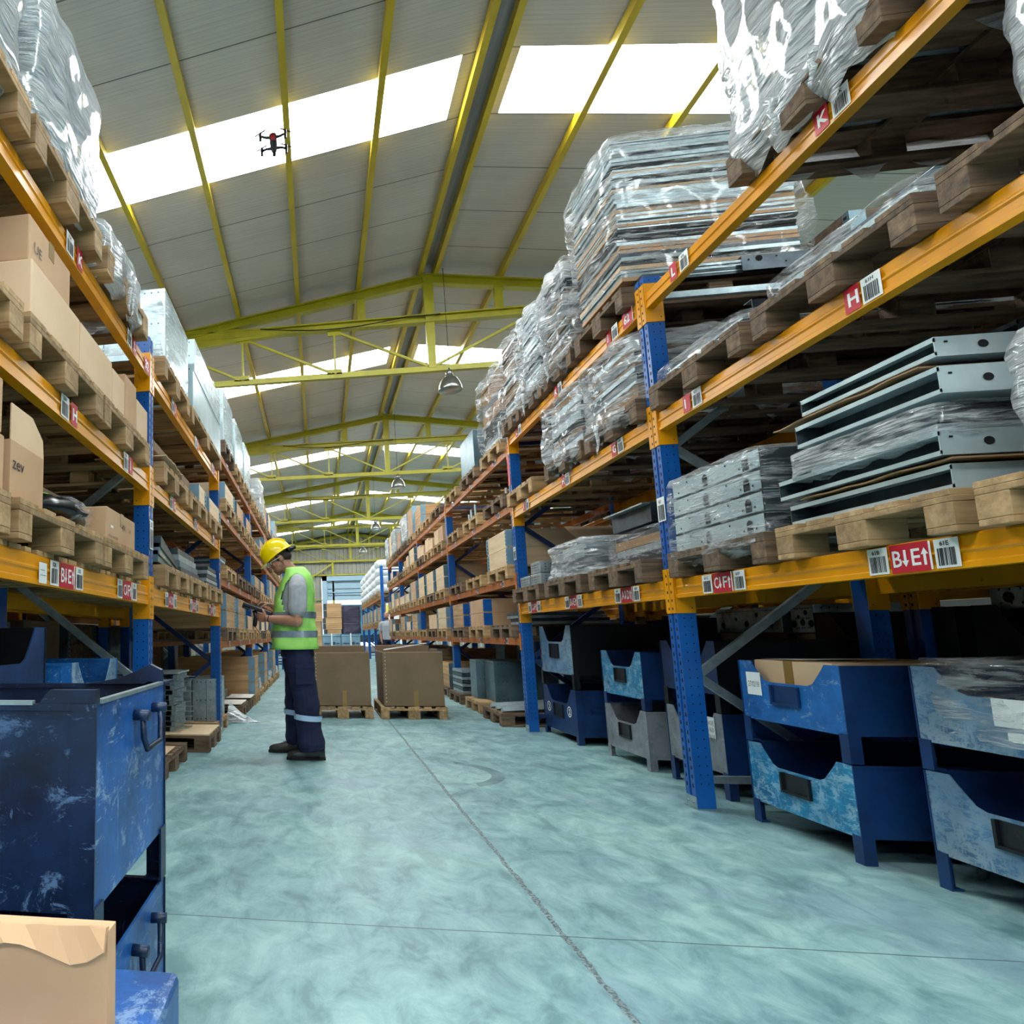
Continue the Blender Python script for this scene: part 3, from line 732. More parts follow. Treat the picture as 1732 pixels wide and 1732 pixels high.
mb = MB(); mb.box(.6, 4.0, 36.5, 42, 1.0, 2.75); mb.build('cargo_body', 'lorry', t, bevel=.03)
mb = MB(); mb.box(.9, 3.7, 36.6, 42, .6, 1.0); mb.build('chassis', 'dmetal', t)
for xx in (.7, 3.4):
    mb = MB(); mb.tube([(xx, 37.6, .5), (xx+.3, 37.6, .5)], .48, 20); mb.build('wheel', 'hole', t)
mb = MB(); mb.box(-9, 13, 36, 60, -.25, -.05); struct(mb.build('ground_outside', 'wallp'))

# ------------------------------------------------------------------ rack rows
G = 'bays of blue and orange pallet racking'
def redset(li, y, side, bt, a, b, num, blank=False):
    """barcode, red double sign, barcode; y = start in reading direction"""
    s = side; r = [(li, y, 'bar', num+a), (li, y+s*.095, 'red2', (a, b)), (li, y+s*.265, 'bar', num+b)]
    if blank: r.append((li, y-s*.1, 'blank', ''))
    return r
RL = redset(0, 2.74, -1, 1, 'B', 'E', '61')+redset(0, 3.80, -1, 1, 'C', 'F', '61')+[(1, 2.68, 'red1', 'H'), (1, 2.60, 'bar', '61H'), (1, 3.80, 'red1', 'I'), (1, 3.71, 'bar', '61I'), (2, 2.70, 'red1', 'K'), (2, 2.61, 'bar', '61K'), (2, 3.79, 'red1', 'L'), (2, 3.69, 'bar', '61L')]
RLB = redset(0, 4.84, -1, 1, 'A', 'D', '62')+redset(0, 5.76, -1, 1, 'B', 'E', '62')+redset(0, 6.72, -1, 1, 'C', 'F', '62')+[(1, 4.69, 'red1', 'G'), (1, 4.60, 'bar', '62G'), (1, 5.63, 'red1', 'H'), (1, 5.54, 'bar', '62H'), (1, 6.66, 'red1', 'I'), (1, 6.57, 'bar', '62I'), (2, 4.37, 'num', '62'), (2, 4.62, 'red1', 'J'), (2, 4.53, 'bar', '62J'), (2, 5.63, 'red1', 'K'), (2, 5.54, 'bar', '62K'), (2, 6.72, 'red1', 'L'), (2, 6.63, 'bar', '62L')]
LLA = redset(0, 2.32, 1, 1, 'B', 'E', '32', True)+redset(0, 3.16, 1, 1, 'C', 'F', '32')+[(1, 2.39, 'bar', '32H'), (1, 2.5, 'red1', 'H'), (1, 3.25, 'bar', '32I'), (1, 3.35, 'red1', 'I'), (2, 2.41, 'bar', '32K'), (2, 2.53, 'red1', 'K'), (2, 3.3, 'bar', '32L'), (2, 3.41, 'red1', 'L'), (2, 3.66, 'num', '32')]
LLB = redset(0, 4.2, 1, 1, 'A', 'D', '33')+redset(0, 5.05, 1, 1, 'B', 'E', '33')+redset(0, 5.95, 1, 1, 'C', 'F', '33')+[(1, 4.35, 'bar', '33G'), (1, 4.45, 'red1', 'G'), (1, 5.25, 'bar', '33H'), (1, 5.35, 'red1', 'H'), (1, 6.2, 'bar', '33I'), (1, 6.3, 'red1', 'I'), (2, 4.4, 'bar', '33J'), (2, 4.5, 'red1', 'J'), (2, 5.3, 'bar', '33K'), (2, 5.4, 'red1', 'K'), (2, 6.2, 'bar', '33L'), (2, 6.3, 'red1', 'L')]
def small(row):
    return []
rack_bay('r', 'nearest right rack bay, yellow beams signed B E, H and K', XR, 1, 1.28, 4.18, LV_R, 3.27, labels=RL, group=G)
rack_bay('r', 'second right rack bay, yellow beams signed 62 and A D', XR, 1, 4.18, 7.08, LV_R, 3.27, labels=RLB, group=G)
YC = [7.08, 10.55, 13.6, 16.7, 19.2]
OR = ['third', 'fourth', 'fifth', 'sixth', 'seventh', 'eighth', 'ninth']
def bl(side, y0, y1, n=4):
    r = []
    for li in range(n):
        for k in range(3):
            y = y0+(y1-y0)*(k+.5)/3
            r += [(li, y, 'red1', 'ABC'[k]), (li, y+side*.08, 'bar', str(k))]
    return r
for i in range(4):
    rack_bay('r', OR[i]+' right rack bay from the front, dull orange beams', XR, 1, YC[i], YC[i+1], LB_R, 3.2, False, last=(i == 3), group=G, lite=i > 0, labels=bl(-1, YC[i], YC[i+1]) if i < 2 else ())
rack_bay('r', 'nearest left rack bay, yellow beams signed B E, H and K', XL, -1, 1.06, 3.88, LV_L, 3.12, labels=LLA, group=G, slats=(0,))
rack_bay('r', 'second left rack bay, yellow beams ending behind the worker', XL, -1, 3.88, 6.7, LV_L, 3.0, labels=LLB, group=G, slats=(0,))
YL = [6.7, 9.9, 13.0, 16.2, 19.4]
for i in range(4):
    rack_bay('r', OR[i]+' left rack bay from the front, dull orange beams', XL, -1, YL[i], YL[i+1], LB_L, 3.2, False, last=(i == 3), group=G, lite=i > 0, labels=bl(1, YL[i], YL[i+1]) if i < 2 else ())
for i, (a, b) in enumerate(((21.2, 24.3), (24.3, 27.4), (27.4, 30.5))):
    rack_bay('r', OR[i+4]+' right rack bay, beyond the cross aisle', XR-.05, 1, a, b, [(1.25, 1.33), (2.2, 2.28)], 3.3 if i == 0 else 2.5, False, last=(i == 2), group=G, lite=True)
    rack_bay('r', OR[i+4]+' left rack bay, beyond the cross aisle', XL, -1, a, b, [(1.25, 1.33), (2.2, 2.28), (3.1, 3.18)], 3.2, False, last=(i == 2), group=G, lite=True)
# rows standing back to back with the aisle rows
for side, face, ys in ((1, XR+1.25, [1.28, 4.18, 7.08, 10.55, 13.6]), (-1, XL-1.25, [1.06, 3.88, 6.7, 9.9, 13.0])):
    for i in range(4):
        rack_bay('r', '%s bay of the rear rack row behind the %s racks' % (['nearest', 'second', 'third', 'fourth'][i], 'right' if side > 0 else 'left'), face, side, ys[i], ys[i+1], LV_R if side > 0 else LV_L, 3.2, True, last=(i == 3), group='bays of the rear rack rows', lite=True)
# ------------------------------------------------------------------ goods, nearest right bay
LN = {0: 'lowest', 1: 'middle', 2: 'top'}
x0, x1 = 2.06, 3.26
def bend(z): return z+.146
# lowest beams
z = 1.33
pallet(x0, x1, 3.20, 4.02, z, 'old dark pallet under wrapped bracket channels, lowest beam beside the near post', mt='woodd')
pallet(x0, x1, 2.33, 3.13, z, 'clean wooden pallet with burnt stamp under grey trays, lowest right beam')
pallet(x0, x1, 1.45, 2.26, z, 'wooden pallet at the right frame edge on the lowest right beam')
def channel_stack(x0, x1, y0, y1, z0, n, h, label, film='filmF', seed=5, group=None):
    t = thing('bracket_channel_stack', label, 'metal channels', ((x0+x1)/2, (y0+y1)/2, z0), group)
    rnd = random.Random(seed)
    for k in range(n):
        a = z0+.002+k*h; j = rnd.uniform(0, .03); mb = MB(); xa = x0+j+.02
        mb.box(xa, xa+.003, y0+.02, y1-.02, a, a+h-.01, 0); mb.box(xa, x1-.05, y0+.02, y1-.02, a+h-.013, a+h-.01, 0); mb.box(xa, x1-.05, y0+.02, y1-.02, a, a+.003, 0)
        mb.box(xa, x1-.05, y0+.02, y0+.024, a+.003, a+h-.013, 1)
        F = Face(mb, (xa-.001, y1-.02, a), (0, -1, 0), (0, 0, 1)); W = y1-y0-.04
        def disc(u, v, r, m=2):
            F.poly([(u+r*math.cos(q*PI/6), v+r*math.sin(q*PI/6)) for q in range(12)], m, .001)
        for u in (.08, .2, .33, .5, .66, .8, .92): disc(u*W, h*.68 if u in (.2, .66) else h*.25, .006)
        for u in (.42, .86): disc(u*W, h*.5, .022); F.rect(u*W-.022, u*W+.022, h*.08, h*.5, 2, .001); disc(u*W+.003, h*.42, .014, 0) if False else None
        mb.build('channel', ['galvL', 'dmetal', 'hole'], t)
    film_mesh(x0+.0, x1, y0, y1, z0, z0+n*h, seed, .018, .1).build('plastic_film', film, t, smooth=True)
    return t
channel_stack(x0, x1, 3.22, 4.0, bend(z), 4, .105, 'film-wrapped stack of four holed bracket channels beside the near right post')
# grey trays
zt = bend(z)
def tray(x0, x1, y0, y1, z0, h, label, hole=True, mt='galvL', setb=.1, rot=0):
    t = thing('metal_tray', label, 'metal tray', ((x0+x1)/2, (y0+y1)/2, z0), 'grey folded metal trays piled on the lowest right pallet')
    mb = MB(); e = .004
    mb.box(x0, x1, y0, y1, z0+h-e, z0+h); mb.box(x0, x1, y0, y1, z0, z0+e); mb.box(x0, x1, y0, y0+e, z0+e, z0+h-e); mb.box(x0+setb, x0+setb+e, y0+e, y1, z0+e, z0+h-e, 1); mb.box(x0, x1, y1-e, y1, z0+e, z0+h-e, 1)
    mb.box(x0-.0, x0+.0+e, y0, y1, z0+h-.018, z0+h-e); mb.box(x0, x0+e, y0, y1, z0+e, z0+.016)
    if hole:
        F = Face(mb, (x0, y0-.001, z0), (1, 0, 0), (0, 0, 1))
        for u in (.14, .45): F.poly([(u+.016*math.cos(q*PI/7), h*.5+.014*math.sin(q*PI/7)) for q in range(14)], 2, .001)
        for u in (.03, .035, .3, .33): F.poly([(u+.004*math.cos(q*PI/4), h*.72+.004*math.sin(q*PI/4)) for q in range(8)], 2, .001)
    o = mb.build('folded_sheet', [mt, 'dmetal', 'hole'], t)
    if rot: t.rotation_euler = rot
    return t
def cardsheet(x0, x1, y0, y1, z, label, wav=.02, seed=1, mt='cardIn'):
    t = MB(); n = 14; Rg = []
    for i in range(n+1):
        y = y0+(y1-y0)*i/n; q = z+wav*(1+noise.noise(Vector((i*.35, seed, 0))))*.5
        Rg.append([(x0+.01*noise.noise(Vector((i*.5, seed, 3))), y, q), (x1, y, q), (x1, y, q+.006), (x0, y, q+.006)])
    t.rings(Rg, 0); return t.build('cardboard_sheet', mt, None, loc=((x0+x1)/2, (y0+y1)/2, z))
tray(2.10, 3.2, 2.36, 3.08, zt+.002, .085, 'lowest grey tray of the pile on the lowest right beam pallet', False)
tag(cardsheet(2.09, 3.1, 2.34, 3.0, zt+.090, '', .02, 2), 'brown cardboard sheet between the two lowest grey trays', 'cardboard sheet')
tray(2.08, 3.2, 2.36, 3.10, zt+.118, .085, 'second grey tray with a round hole, just above the tape roll')
w = wrapped(2.07, 3.2, 2.36, 3.05, zt+.206, zt+.31, 'film-wrapped grey profiles in the middle of the tray pile', 'metal', 'film', 11, .015, .03, .03, .05, group=None)
tray(2.09, 3.2, 2.34, 2.98, zt+.325, .095, 'third grey tray with a round hole, above the wrapped profiles')
tag(cardsheet(2.085, 3.1, 2.4, 3.1, zt+.424, '', .03, 4), 'wavy brown cardboard sheet under the uppermost grey channel', 'cardboard sheet')
tray(2.11, 3.2, 2.36, 2.96, zt+.462, .07, 'uppermost long grey channel of the tray pile', True, 'galvL', .06)
tray(2.5, 3.2, 2.5, 2.95, zt+.535, .1, 'short dark bracket standing on the uppermost grey channel', True, 'dmetal', .05)
t = thing('tape_roll', 'white printed tape roll lying on the lowest grey tray', 'tape roll', (2.12, 2.72, zt+.088))
mb = MB(); mb.lathe((2.14, 2.74, zt-.0), [(.05, .003), (.05, .045), (.038, .045), (.038, .003)], 24); mb.build('tape_body', 'white', t, smooth=False)
mb = MB(); F = Face(mb, (2.092, 2.77, zt+.015), (0, -1, 0), (0, 0, 1)); F.text('Henkel', 0, 0, .018, 1, w=.05, bold=-.005); mb.build('printed_mark', LM, t)
t.location = (2.12, 2.72, zt); 
for c in kids(t): pass
wrapped(x0+.02, x1, 1.47, 2.14, zt, zt+.42, 'milky wrapped load at the right frame edge, lowest beam', 'mix', 'filmW', 21, .03, .12)
# middle beams
z = 2.365
for a, b, n in ((3.2, 4.04, 'beside the near post'), (2.3, 3.12, 'behind sign H'), (1.42, 2.22, 'at the right frame edge')):
    pallet(x0, x1, a, b, z, 'dark pallet on the middle right beam '+n, mt='woodd')
z = bend(z)
wrapped(x0, x1, 3.2, 4.02, z, z+.075, 'thin film-wrapped sheets on the middle right beam beside the post', 'metal', 'filmF', 31, .01, .03, .015, .03)
wrapped(x0+.03, x1, 2.32, 3.1, z, z+.1, 'thin wrapped bracket plates behind sign H on the middle right beam', 'metal', 'filmF', 32, .015, .03, .02, .04)
wrapped(x0, x1, 1.42, 2.0, z, z+.6, 'tall milky wrapped panels above the H beam at the frame edge', 'blue', 'filmW', 33, .03, .1, .06, .1, tails=1)
# dark flanged channel sticking out
t = thing('flanged_channel', 'dark flanged channel lying on the wrapped sheets, middle right beam', 'metal channel', (2.6, 3.25, z+.08))
mb = MB(); mb.box(2.2, 3.2, 3.3, 3.304, z+.082, z+.16); mb.box(2.2, 3.2, 3.3, 3.36, z+.082, z+.086); mb.box(2.2, 3.2, 3.3, 3.36, z+.156, z+.16)
F = Face(mb, (2.2, 3.299, z+.08), (1, 0, 0), (0, 0, 1))
for u in (.05, .2, .3, .55, .8): F.poly([(u+.008*math.cos(q*PI/4), .05+.008*math.sin(q*PI/4)) for q in range(8)], 1, .001)
mb.build('channel_web', ['dmetal', 'hole'], t)
# top beams
z = 3.155
pallet(x0-.02, x1, 2.28, 3.12, z, 'rough pallet seen from below on beam K, top right', mt='woodd')
pallet(x0-.02, x1, 1.4, 2.2, z, 'rough pallet above the right frame corner, top right beam', mt='woodd')
z = bend(z)
wrapped(x0-.03, x1, 2.28, 3.1, z, z+1.05, 'tall wrapped stack on beam K, top right corner', 'metal', 'filmW', 41, .03, .16, .04, .1, tails=2)
wrapped(x0-.03, x1, 1.4, 2.2, z, z+1.0, 'tall wrapped stack above the right frame corner', 'blue', 'filmW', 42, .03, .1, .04, .1)
t = thing('steel_channel_bundle', 'bundle of dark flat steel channels under the big wrapped block', 'metal channels', (2.7, 4.5, z))
for k in range(2):
    mb = MB(); a = z+.002+k*.03; mb.box(x0+.12, x1+.05*k, 4.2, 4.95, a, a+.026, 0); mb.box(x0+.12, x1+.05*k, 4.198, 4.2, a+.018, a+.024, 1); mb.build('channel', ['dmetal', 'galv'], t)
mb = MB(); mb.box(2.75, 3.15, 4.17, 4.175, z-.0, z+.1, 0); mb.box(2.75, 3.15, 4.175, 4.2, z+.095, z+.1, 1)
F = Face(mb, (2.75, 4.169, z), (1, 0, 0), (0, 0, 1))
for u, v, r in ((.04, .07, .006), (.1, .075, .02), (.2, .08, .006), (.25, .04, .006), (.34, .03, .012)): F.poly([(u+r*math.cos(q*PI/6), v+r*math.sin(q*PI/6)) for q in range(12)], 2, .001)
mb.build('end_bracket', ['dmetal', 'galv', 'hole'], t)

# ------------------------------------------------------------------ goods, second right bay
z = 1.33
for a, b, n in ((6.16, 6.96, 'under small grey blocks'), (5.22, 6.02, 'under crumpled film and steel'), (4.28, 5.08, 'under dark steel sections')):
    pallet(x0-.02, x1, a, b, z, 'worn pallet %s, lowest beam of second right bay' % n, mt='woodd')
zt = bend(z)
for k, (a, b, c) in enumerate(((6.3, 6.58, 0), (6.62, 6.9, 0), (6.3, 6.56, 1))):
    metal_box(x0+.05, x0+.3, a, b, zt+.002+c*.115, zt+.112+c*.115, 'small grey steel block, %s on the lowest beam pallet' % ['nearer of the lower pair', 'farther of the lower pair', 'stacked on top'][k], 'galv', -1, group='small grey steel blocks')
wrapped(x0+.02, x1, 5.24, 6.0, zt, zt+.3, 'crumpled film over steel sheets beside the bent cardboard', 'metal', 'film', 51, .05, .03, .03, .08, jit=.1)
wrapped(x0+.1, x1, 4.3, 5.05, zt, zt+.24, 'low dark steel stack under film beside the near post', 'dark', 'filmD', 52, .02, .02, .05, .08)
t = thing('steel_section', 'dark hollow steel section lying on the low film-wrapped stack', 'metal section', (2.7, 4.9, zt+.26))
mb = MB(); mb.box(x0+.15, x1, 4.45, 5.0, zt+.27, zt+.4, 0); mb.box(x0+.1, x0+.15, 4.45, 5.02, zt+.39, zt+.4, 1); mb.build('section_body', ['dmetal', 'galv'], t)
mb = MB(); Rg = []
for i in range(13):
    v = i/12; xx = x0+.35+.12*math.sin(v*4)-.06*v; Rg.append([(xx, 6.04, zt+.01+.5*v), (xx+.75, 6.14, zt+.01+.5*v), (xx+.75, 6.15, zt+.01+.5*v), (xx, 6.05, zt+.01+.5*v)])
mb.rings(Rg, 0); tag(mb.build('bent_cardboard', 'cardB', None, smooth=True, loc=(2.7, 6.1, zt)), 'tall bent cardboard panel standing beside the crumpled film', 'cardboard')
z = 2.365
for a, b, n in ((6.2, 7.0, 'empty, lying nearest the far post'), (5.06, 5.86, 'under the narrow wrapped load'), (4.2, 5.0, 'under the wrapped load beside the near post')):
    pallet(x0, x1, a, b, z, 'wooden pallet %s, middle beam, second right bay' % n, mt='woodx' if 'empty' in n else 'woodd')
zt = bend(z)
wrapped(x0, x1, 4.22, 5.0, zt, zt+.47, 'wrapped dark load on the G beam beside the near post', 'brown', 'film', 61, .05, .12, .02, .06, tails=1)
wrapped(x0, x1, 5.08, 5.84, zt, zt+.5, 'wrapped dark load on the H beam, second right bay', 'dark', 'film', 62, .05, .14, .03, .08)
z = 3.155
LB2 = ['big wrapped block of bundled sheets on beam J, second right bay', 'bulging wrapped load behind the big block, top right beam', 'wrapped load with exposed green-grey edges, top right beam', 'brownish wrapped load nearest the second right post, top beam']
for i, (a, b, h, inn, fl, am) in enumerate(((4.24, 5.02, 1.12, 'mix', 'filmF', .04), (5.1, 5.72, .78, 'brown', 'film', .07), (5.78, 6.34, .8, 'metal', 'film', .06), (6.42, 7.02, .85, 'brown', 'filmD', .05))):
    pallet(x0, x1, a, b, z, 'pallet under the '+LB2[i].split(',')[0].replace('second right bay', ''), mt='woodd')
    wrapped(x0-.02, x1, a, b, bend(z)+(.065 if i == 0 else 0), bend(z)+h, LB2[i], inn, fl, 70+i, am, .1 if i else .0, .01, .035, tails=1 if i else 0, taper=.04 if i else .02)
# ------------------------------------------------------------------ crates under the right racks
SC = 'blue steel crates under the right racks'
P_, L_ = .31, .125
steel_crate(2.31, 3.1, 3.22, 3.9, 0, .31, .11, 'scratched teal steel crate on the floor beside the near post', 'crateT', 'crateD', -1, group=SC)
steel_crate(2.31, 3.1, 3.22, 3.9, .425, .31, .12, 'bright blue steel crate holding a carton, dated note on it', 'crateA', 'crateD', -1, group=SC, note=[(.03, .13, .11, .12, ['27/02/18'])])
steel_crate(2.41, 3.2, 2.28, 3.0, 0, .32, .13, 'grey-blue steel crate on the floor at the right frame edge', 'crateG', 'crateD', -1, group=SC, note=[(.34, .12, .05, .08, [])])
steel_crate(2.41, 3.2, 2.28, 3.0, .455, .30, .11, 'pale blue steel crate full of clear plastic, right frame edge', 'crateG', 'crateD', -1, group=SC, holder=False, note=[(.28, .1, .12, .1, []), (.32, .05, .07, .035, [])])
t = carton(2.36, 3.0, 3.33, 3.86, .56, .86, 'open carton sitting in the bright blue steel crate', 'cardL', None)
mb = MB(); mb.box(2.358, 2.36, 3.58, 3.64, .6, .862); mb.box(2.36, 2.9, 3.58, 3.64, .86, .862); mb.build('tape', 'tape', t)
tag(MB().add([(2.38, 3.84, .864), (2.75, 3.8, .864), (2.72, 3.5, .875), (2.4, 3.55, .866)], [(0, 1, 2, 3)]).build('paper_sheet', 'paper', None, loc=(2.5, 3.7, .864)), 'white paper sheet lying on the carton in the crate', 'paper')
f = film_mesh(2.44, 3.15, 2.32, 2.96, .6, .9, 9, .05, .0, 12, 48).build('plastic_sheeting', 'filmD', None, smooth=True, loc=(2.8, 2.6, .6)); tag(f, 'crumpled clear plastic bulging from the pale blue crate', 'plastic')
steel_crate(2.42, 3.2, 4.3, 4.92, 0, .36, .15, 'pale grey crate with a white handwritten note behind the near post', 'crateW', 'crateD', -1, group=SC, note=[(.42, .2, .1, .13, ['DESAGUE', '24-9620', '27/4/18'])])
steel_crate(2.42, 3.2, 4.3, 4.92, .515, .33, .11, 'dark blue crate half hidden behind the near right post', 'crateD', 'crateK', -1, group=SC)
steel_crate(2.37, 3.15, 5.11, 5.77, 0, .345, .085, 'pale grey scratched crate on the floor, second right bay', 'crateW', 'crateW', -1, group=SC)
steel_crate(2.37, 3.15, 5.11, 5.77, .435, .35, .08, 'teal crate stacked on the pale grey crate', 'crateT', 'crateD', -1, group=SC)
steel_crate(2.3, 3.15, 6.2, 7.04, 0, .42, .07, 'blue crate with two white painted numerals, on the floor', 'crateD', 'crateD', -1, group=SC, circ=True)
steel_crate(2.3, 3.15, 6.2, 7.04, .495, .46, .13, 'blue crate with reddish marks, stacked on the numbered crate', 'crateG', 'crateK', -1, group=SC)
KG = 'black steel crates of the rear rack row'
kc = [(3.42, 4.2, 3.0, 3.85), (3.42, 4.2, 3.95, 4.92), (3.42, 4.2, 2.0, 2.85), (3.42, 4.2, 6.25, 7.0)]
for i, a in enumerate(kc):
    pos = ['behind the pale blue crate', 'behind the bright blue crate', 'at the right frame edge', 'behind the numbered blue crates'][i]
    steel_crate(*a, 0, .36, .12, 'black steel crate on the floor of the rear row, '+pos, 'crateK', 'crateK', -1, group=KG, holder=False)
    steel_crate(*a, .485, .53, .12, 'black steel crate stacked in the rear row, '+pos, 'crateK', 'crateK', -1, group=KG, note=[(.35, .2, .09, .035, [])] if i == 1 else None)
for i, (a, b, z0_, nm) in enumerate(((5.3, 6.08, 1.0, 'on the tall brown carton behind the crates'), (4.98, 5.2, 1.0, 'on the narrow carton, partly behind the brace'), (3.05, 3.8, 1.11, 'on a black crate at the right edge'))):
    if i < 2: carton(3.48, 4.2, a, b, 0, .995, ('tall', 'narrow')[i]+' brown carton on the rear row floor under a holed steel case', 'cardB', None, front=-1)
    metal_box(3.46, 4.2, a, b, z0_, z0_+.2, 'grey holed steel case '+nm, 'galv', -1, group='grey holed steel cases')
    mb = MB(); F = Face(mb, (3.459, b, z0_), (0, -1, 0), (0, 0, 1)); W = b-a
    for u, v, r in ((.12, .06, .028), (.34, .11, .014), (.5, .07, .024), (.66, .14, .018), (.85, .06, .026)): F.poly([(u*W+r*math.cos(q*PI/6), v+r*math.sin(q*PI/6)) for q in range(12)], 0, .001)
    t = bpy.data.objects[[o.name for o in bpy.data.objects if o.name.startswith('metal_cabinet') and o.parent is None][-1]]
    mb.build('round_hole', 'hole', t)

# ------------------------------------------------------------------ goods, nearest left bay
a0, a1 = -2.2, -1.0
z = 1.36
CB = 'cardboard boxes on the left racks'
pallet(a0, a1, 1.96, 2.80, z, 'light pallet under the black bag, lowest beam of nearest left bay')
pallet(a0, a1, 2.83, 3.6, z, 'light pallet beside the near left post, lowest beam')
pallet(a0, a1, 1.08, 1.9, z, 'pallet at the left frame edge, lowest beam')
zt = bend(z)
carton(-1.75, -1.02, 1.3, 1.88, zt, zt+.19, 'lower carton of the pair at the left frame edge', 'card', group=CB, marks=[('t', .45, .5, .035, 'ru'), ('l', .3, .3, .4, '')])
carton(-1.75, -1.02, 1.32, 1.86, zt+.192, zt+.38, 'upper handwritten carton of the pair at the left frame edge', 'card', group=CB, marks=[('t', .3, .55, .035, 'Obra'), ('l', .3, .3, .5, ''), ('l', .3, .2, .5, '')])
t = carton(-1.45, -1.03, 1.94, 2.2, zt, zt+.2, 'open carton with raised flap on the lowest left beam', 'card', None, CB, marks=[('t', .05, .5, .03, 'zev')], flaps=True)
mb = MB(); mb.prism([(1.94, zt+.2), (2.2, zt+.2), (2.19, zt+.27), (2.1, zt+.33), (1.94, zt+.33)], 'x', -1.035, -1.03); mb.build('box_flap', 'cardL', t)
carton(-2.0, -1.22, 2.5, 2.92, zt, zt+.2, 'dark-fronted carton behind the black bag', 'cardB', None, CB, marks=[('t', .55, .5, .02, 'mm'), ('l', .5, .3, .4, '')])
carton(-1.5, -1.02, 2.9, 3.38, zt, zt+.165, 'printed carton with tick marks beside the near left post', 'card', 'y', CB, marks=[('w', .12, .4, .08, ''), ('t', .05, .1, .012, 'FRAGIL MANTENER'), ('t', .5, .5, .03, 'VX'), ('t', .75, .5, .02, 'IIII')])
t = thing('plastic_bag', 'black goods in a clear plastic bag on the lowest left pallet', 'bag', (-1.15, 2.5, zt))
mb = MB(); Rg = []
for i in range(15):
    v = i/14; y = 2.2+.62*v; h = .10*math.sin(PI*min(1, v*1.05+.06))**.6+.012; wd = .17*math.sin(PI*min(1, v+.08))**.5+.02
    Rg.append([(-1.18+wd*math.cos(k*PI/8)*(1+.2*noise.noise(Vector((i*.7, k*.6, 1)))), y, zt+max(.003, h*.5+h*.55*math.sin(k*PI/8)*(1+.35*noise.noise(Vector((i*.8, k*.9, 5)))))) for k in range(16)])
mb.rings(Rg); mb.build('black_goods', 'bag', t, smooth=True)
f = MB(); f.rings([[(-1.18+(p[0]+1.18)*1.12, 2.5+(p[1]-2.5)*1.05, zt+(p[2]-zt)*1.12) for p in r] for r in Rg[6:]]+[[(-1.12+.07*math.cos(k*PI/8), 2.92, zt+.12+.05*math.sin(k*PI/8)) for k in range(16)]]); f.build('bag_film', 'filmD', t, smooth=True)
mb = MB(); mb.lathe((-1.14, 2.42, zt+.118), [(.03, 0), (.03, .003), (.001, .004)], 14); mb.build('green_sticker', 'vest', t)
z = 2.06
for a, b, n in ((1.12, 1.95, 'at the left frame edge'), (2.0, 2.78, 'under the long cartons'), (2.8, 3.62, 'beside the near left post')):
    pallet(a0, a1, a, b, z, 'wooden pallet on the middle left beam, '+n)
zt = bend(z)
for i, (ya, yb, h, xa, mt, n) in enumerate(((2.02, 2.49, .22, -1.6, 'cardL', 'first long pale carton on the middle left beam, nearest the frame edge'), (2.5, 2.93, .22, -1.6, 'cardL', 'second long pale carton on the middle left beam'), (2.94, 3.14, .2, -1.6, 'cardL', 'third narrow pale carton on the middle left beam'), (3.15, 3.36, .26, -1.5, 'card', 'tall brown carton on the middle left beam near the post'), (3.37, 3.6, .2, -1.6, 'cardL', 'last pale carton on the middle left beam, beside the post'))):
    carton(xa, -1.01, ya, yb, zt, zt+h, n, mt, None, CB)
carton(-1.7, -1.03, 2.03, 2.42, zt+.222, zt+.41, 'big carton with printed symbol stacked on the first long carton', 'card', 'y', CB, marks=[('t', .1, .3, .04, 'UE')])
carton(-2.1, -1.65, 2.6, 3.0, zt+.0, zt+.3, 'brown carton standing behind the long pale cartons', 'cardB', None, CB)
z = 2.82
for a, b, n in ((1.1, 1.92, 'under the first wrapped stack'), (1.96, 2.68, 'under the second wrapped stack'), (2.76, 3.5, 'under the low film bundle')):
    pallet(a0, a1+.02, a, b, z, 'brown pallet on the top left beam, '+n, mt='woodx')
zt = bend(z)
LW = 'film-wrapped stacks on the top left beam'
wrapped(a0, a1+.02, 1.08, 1.9, zt, zt+.66, 'first glossy wrapped stack in the top left corner', 'blue', 'filmW', 81, .03, .05, .04, .09, group=LW)
wrapped(a0, a1+.02, 1.97, 2.68, zt, zt+.66, 'second glossy wrapped stack on the top left beam', 'blue', 'filmW', 82, .025, .05, .04, .09, group=LW)
wrapped(a0, a1+.02, 2.76, 3.42, zt, zt+.16, 'low film bundle with hanging shreds on the top left beam', 'metal', 'filmW', 83, .03, .14, .03, .06, tails=3, group=LW)
# under the left racks
steel_crate(-1.9, -1.05, 2.56, 3.16, 0, .36, .11, 'blue crate on the floor under the nearest left bay', 'crateA', 'crateD', 1, group='blue steel crates under the left racks')
steel_crate(-1.9, -1.05, 2.56, 3.16, .475, .33, .11, 'blue notched crate stacked under the nearest left bay', 'crateG', 'crateA', 1, group='blue steel crates under the left racks', holder=False)
steel_crate(-1.95, -1.1, 1.75, 2.4, 0, .45, .11, 'black crate on the floor under the nearest left bay', 'crateK', 'crateK', 1, group='blue steel crates under the left racks', holder=False)
steel_crate(-1.95, -1.1, 1.75, 2.4, .565, .4, .1, 'black crate stacked in shadow under the nearest left bay', 'crateD', 'crateK', 1, group='blue steel crates under the left racks', holder=False)
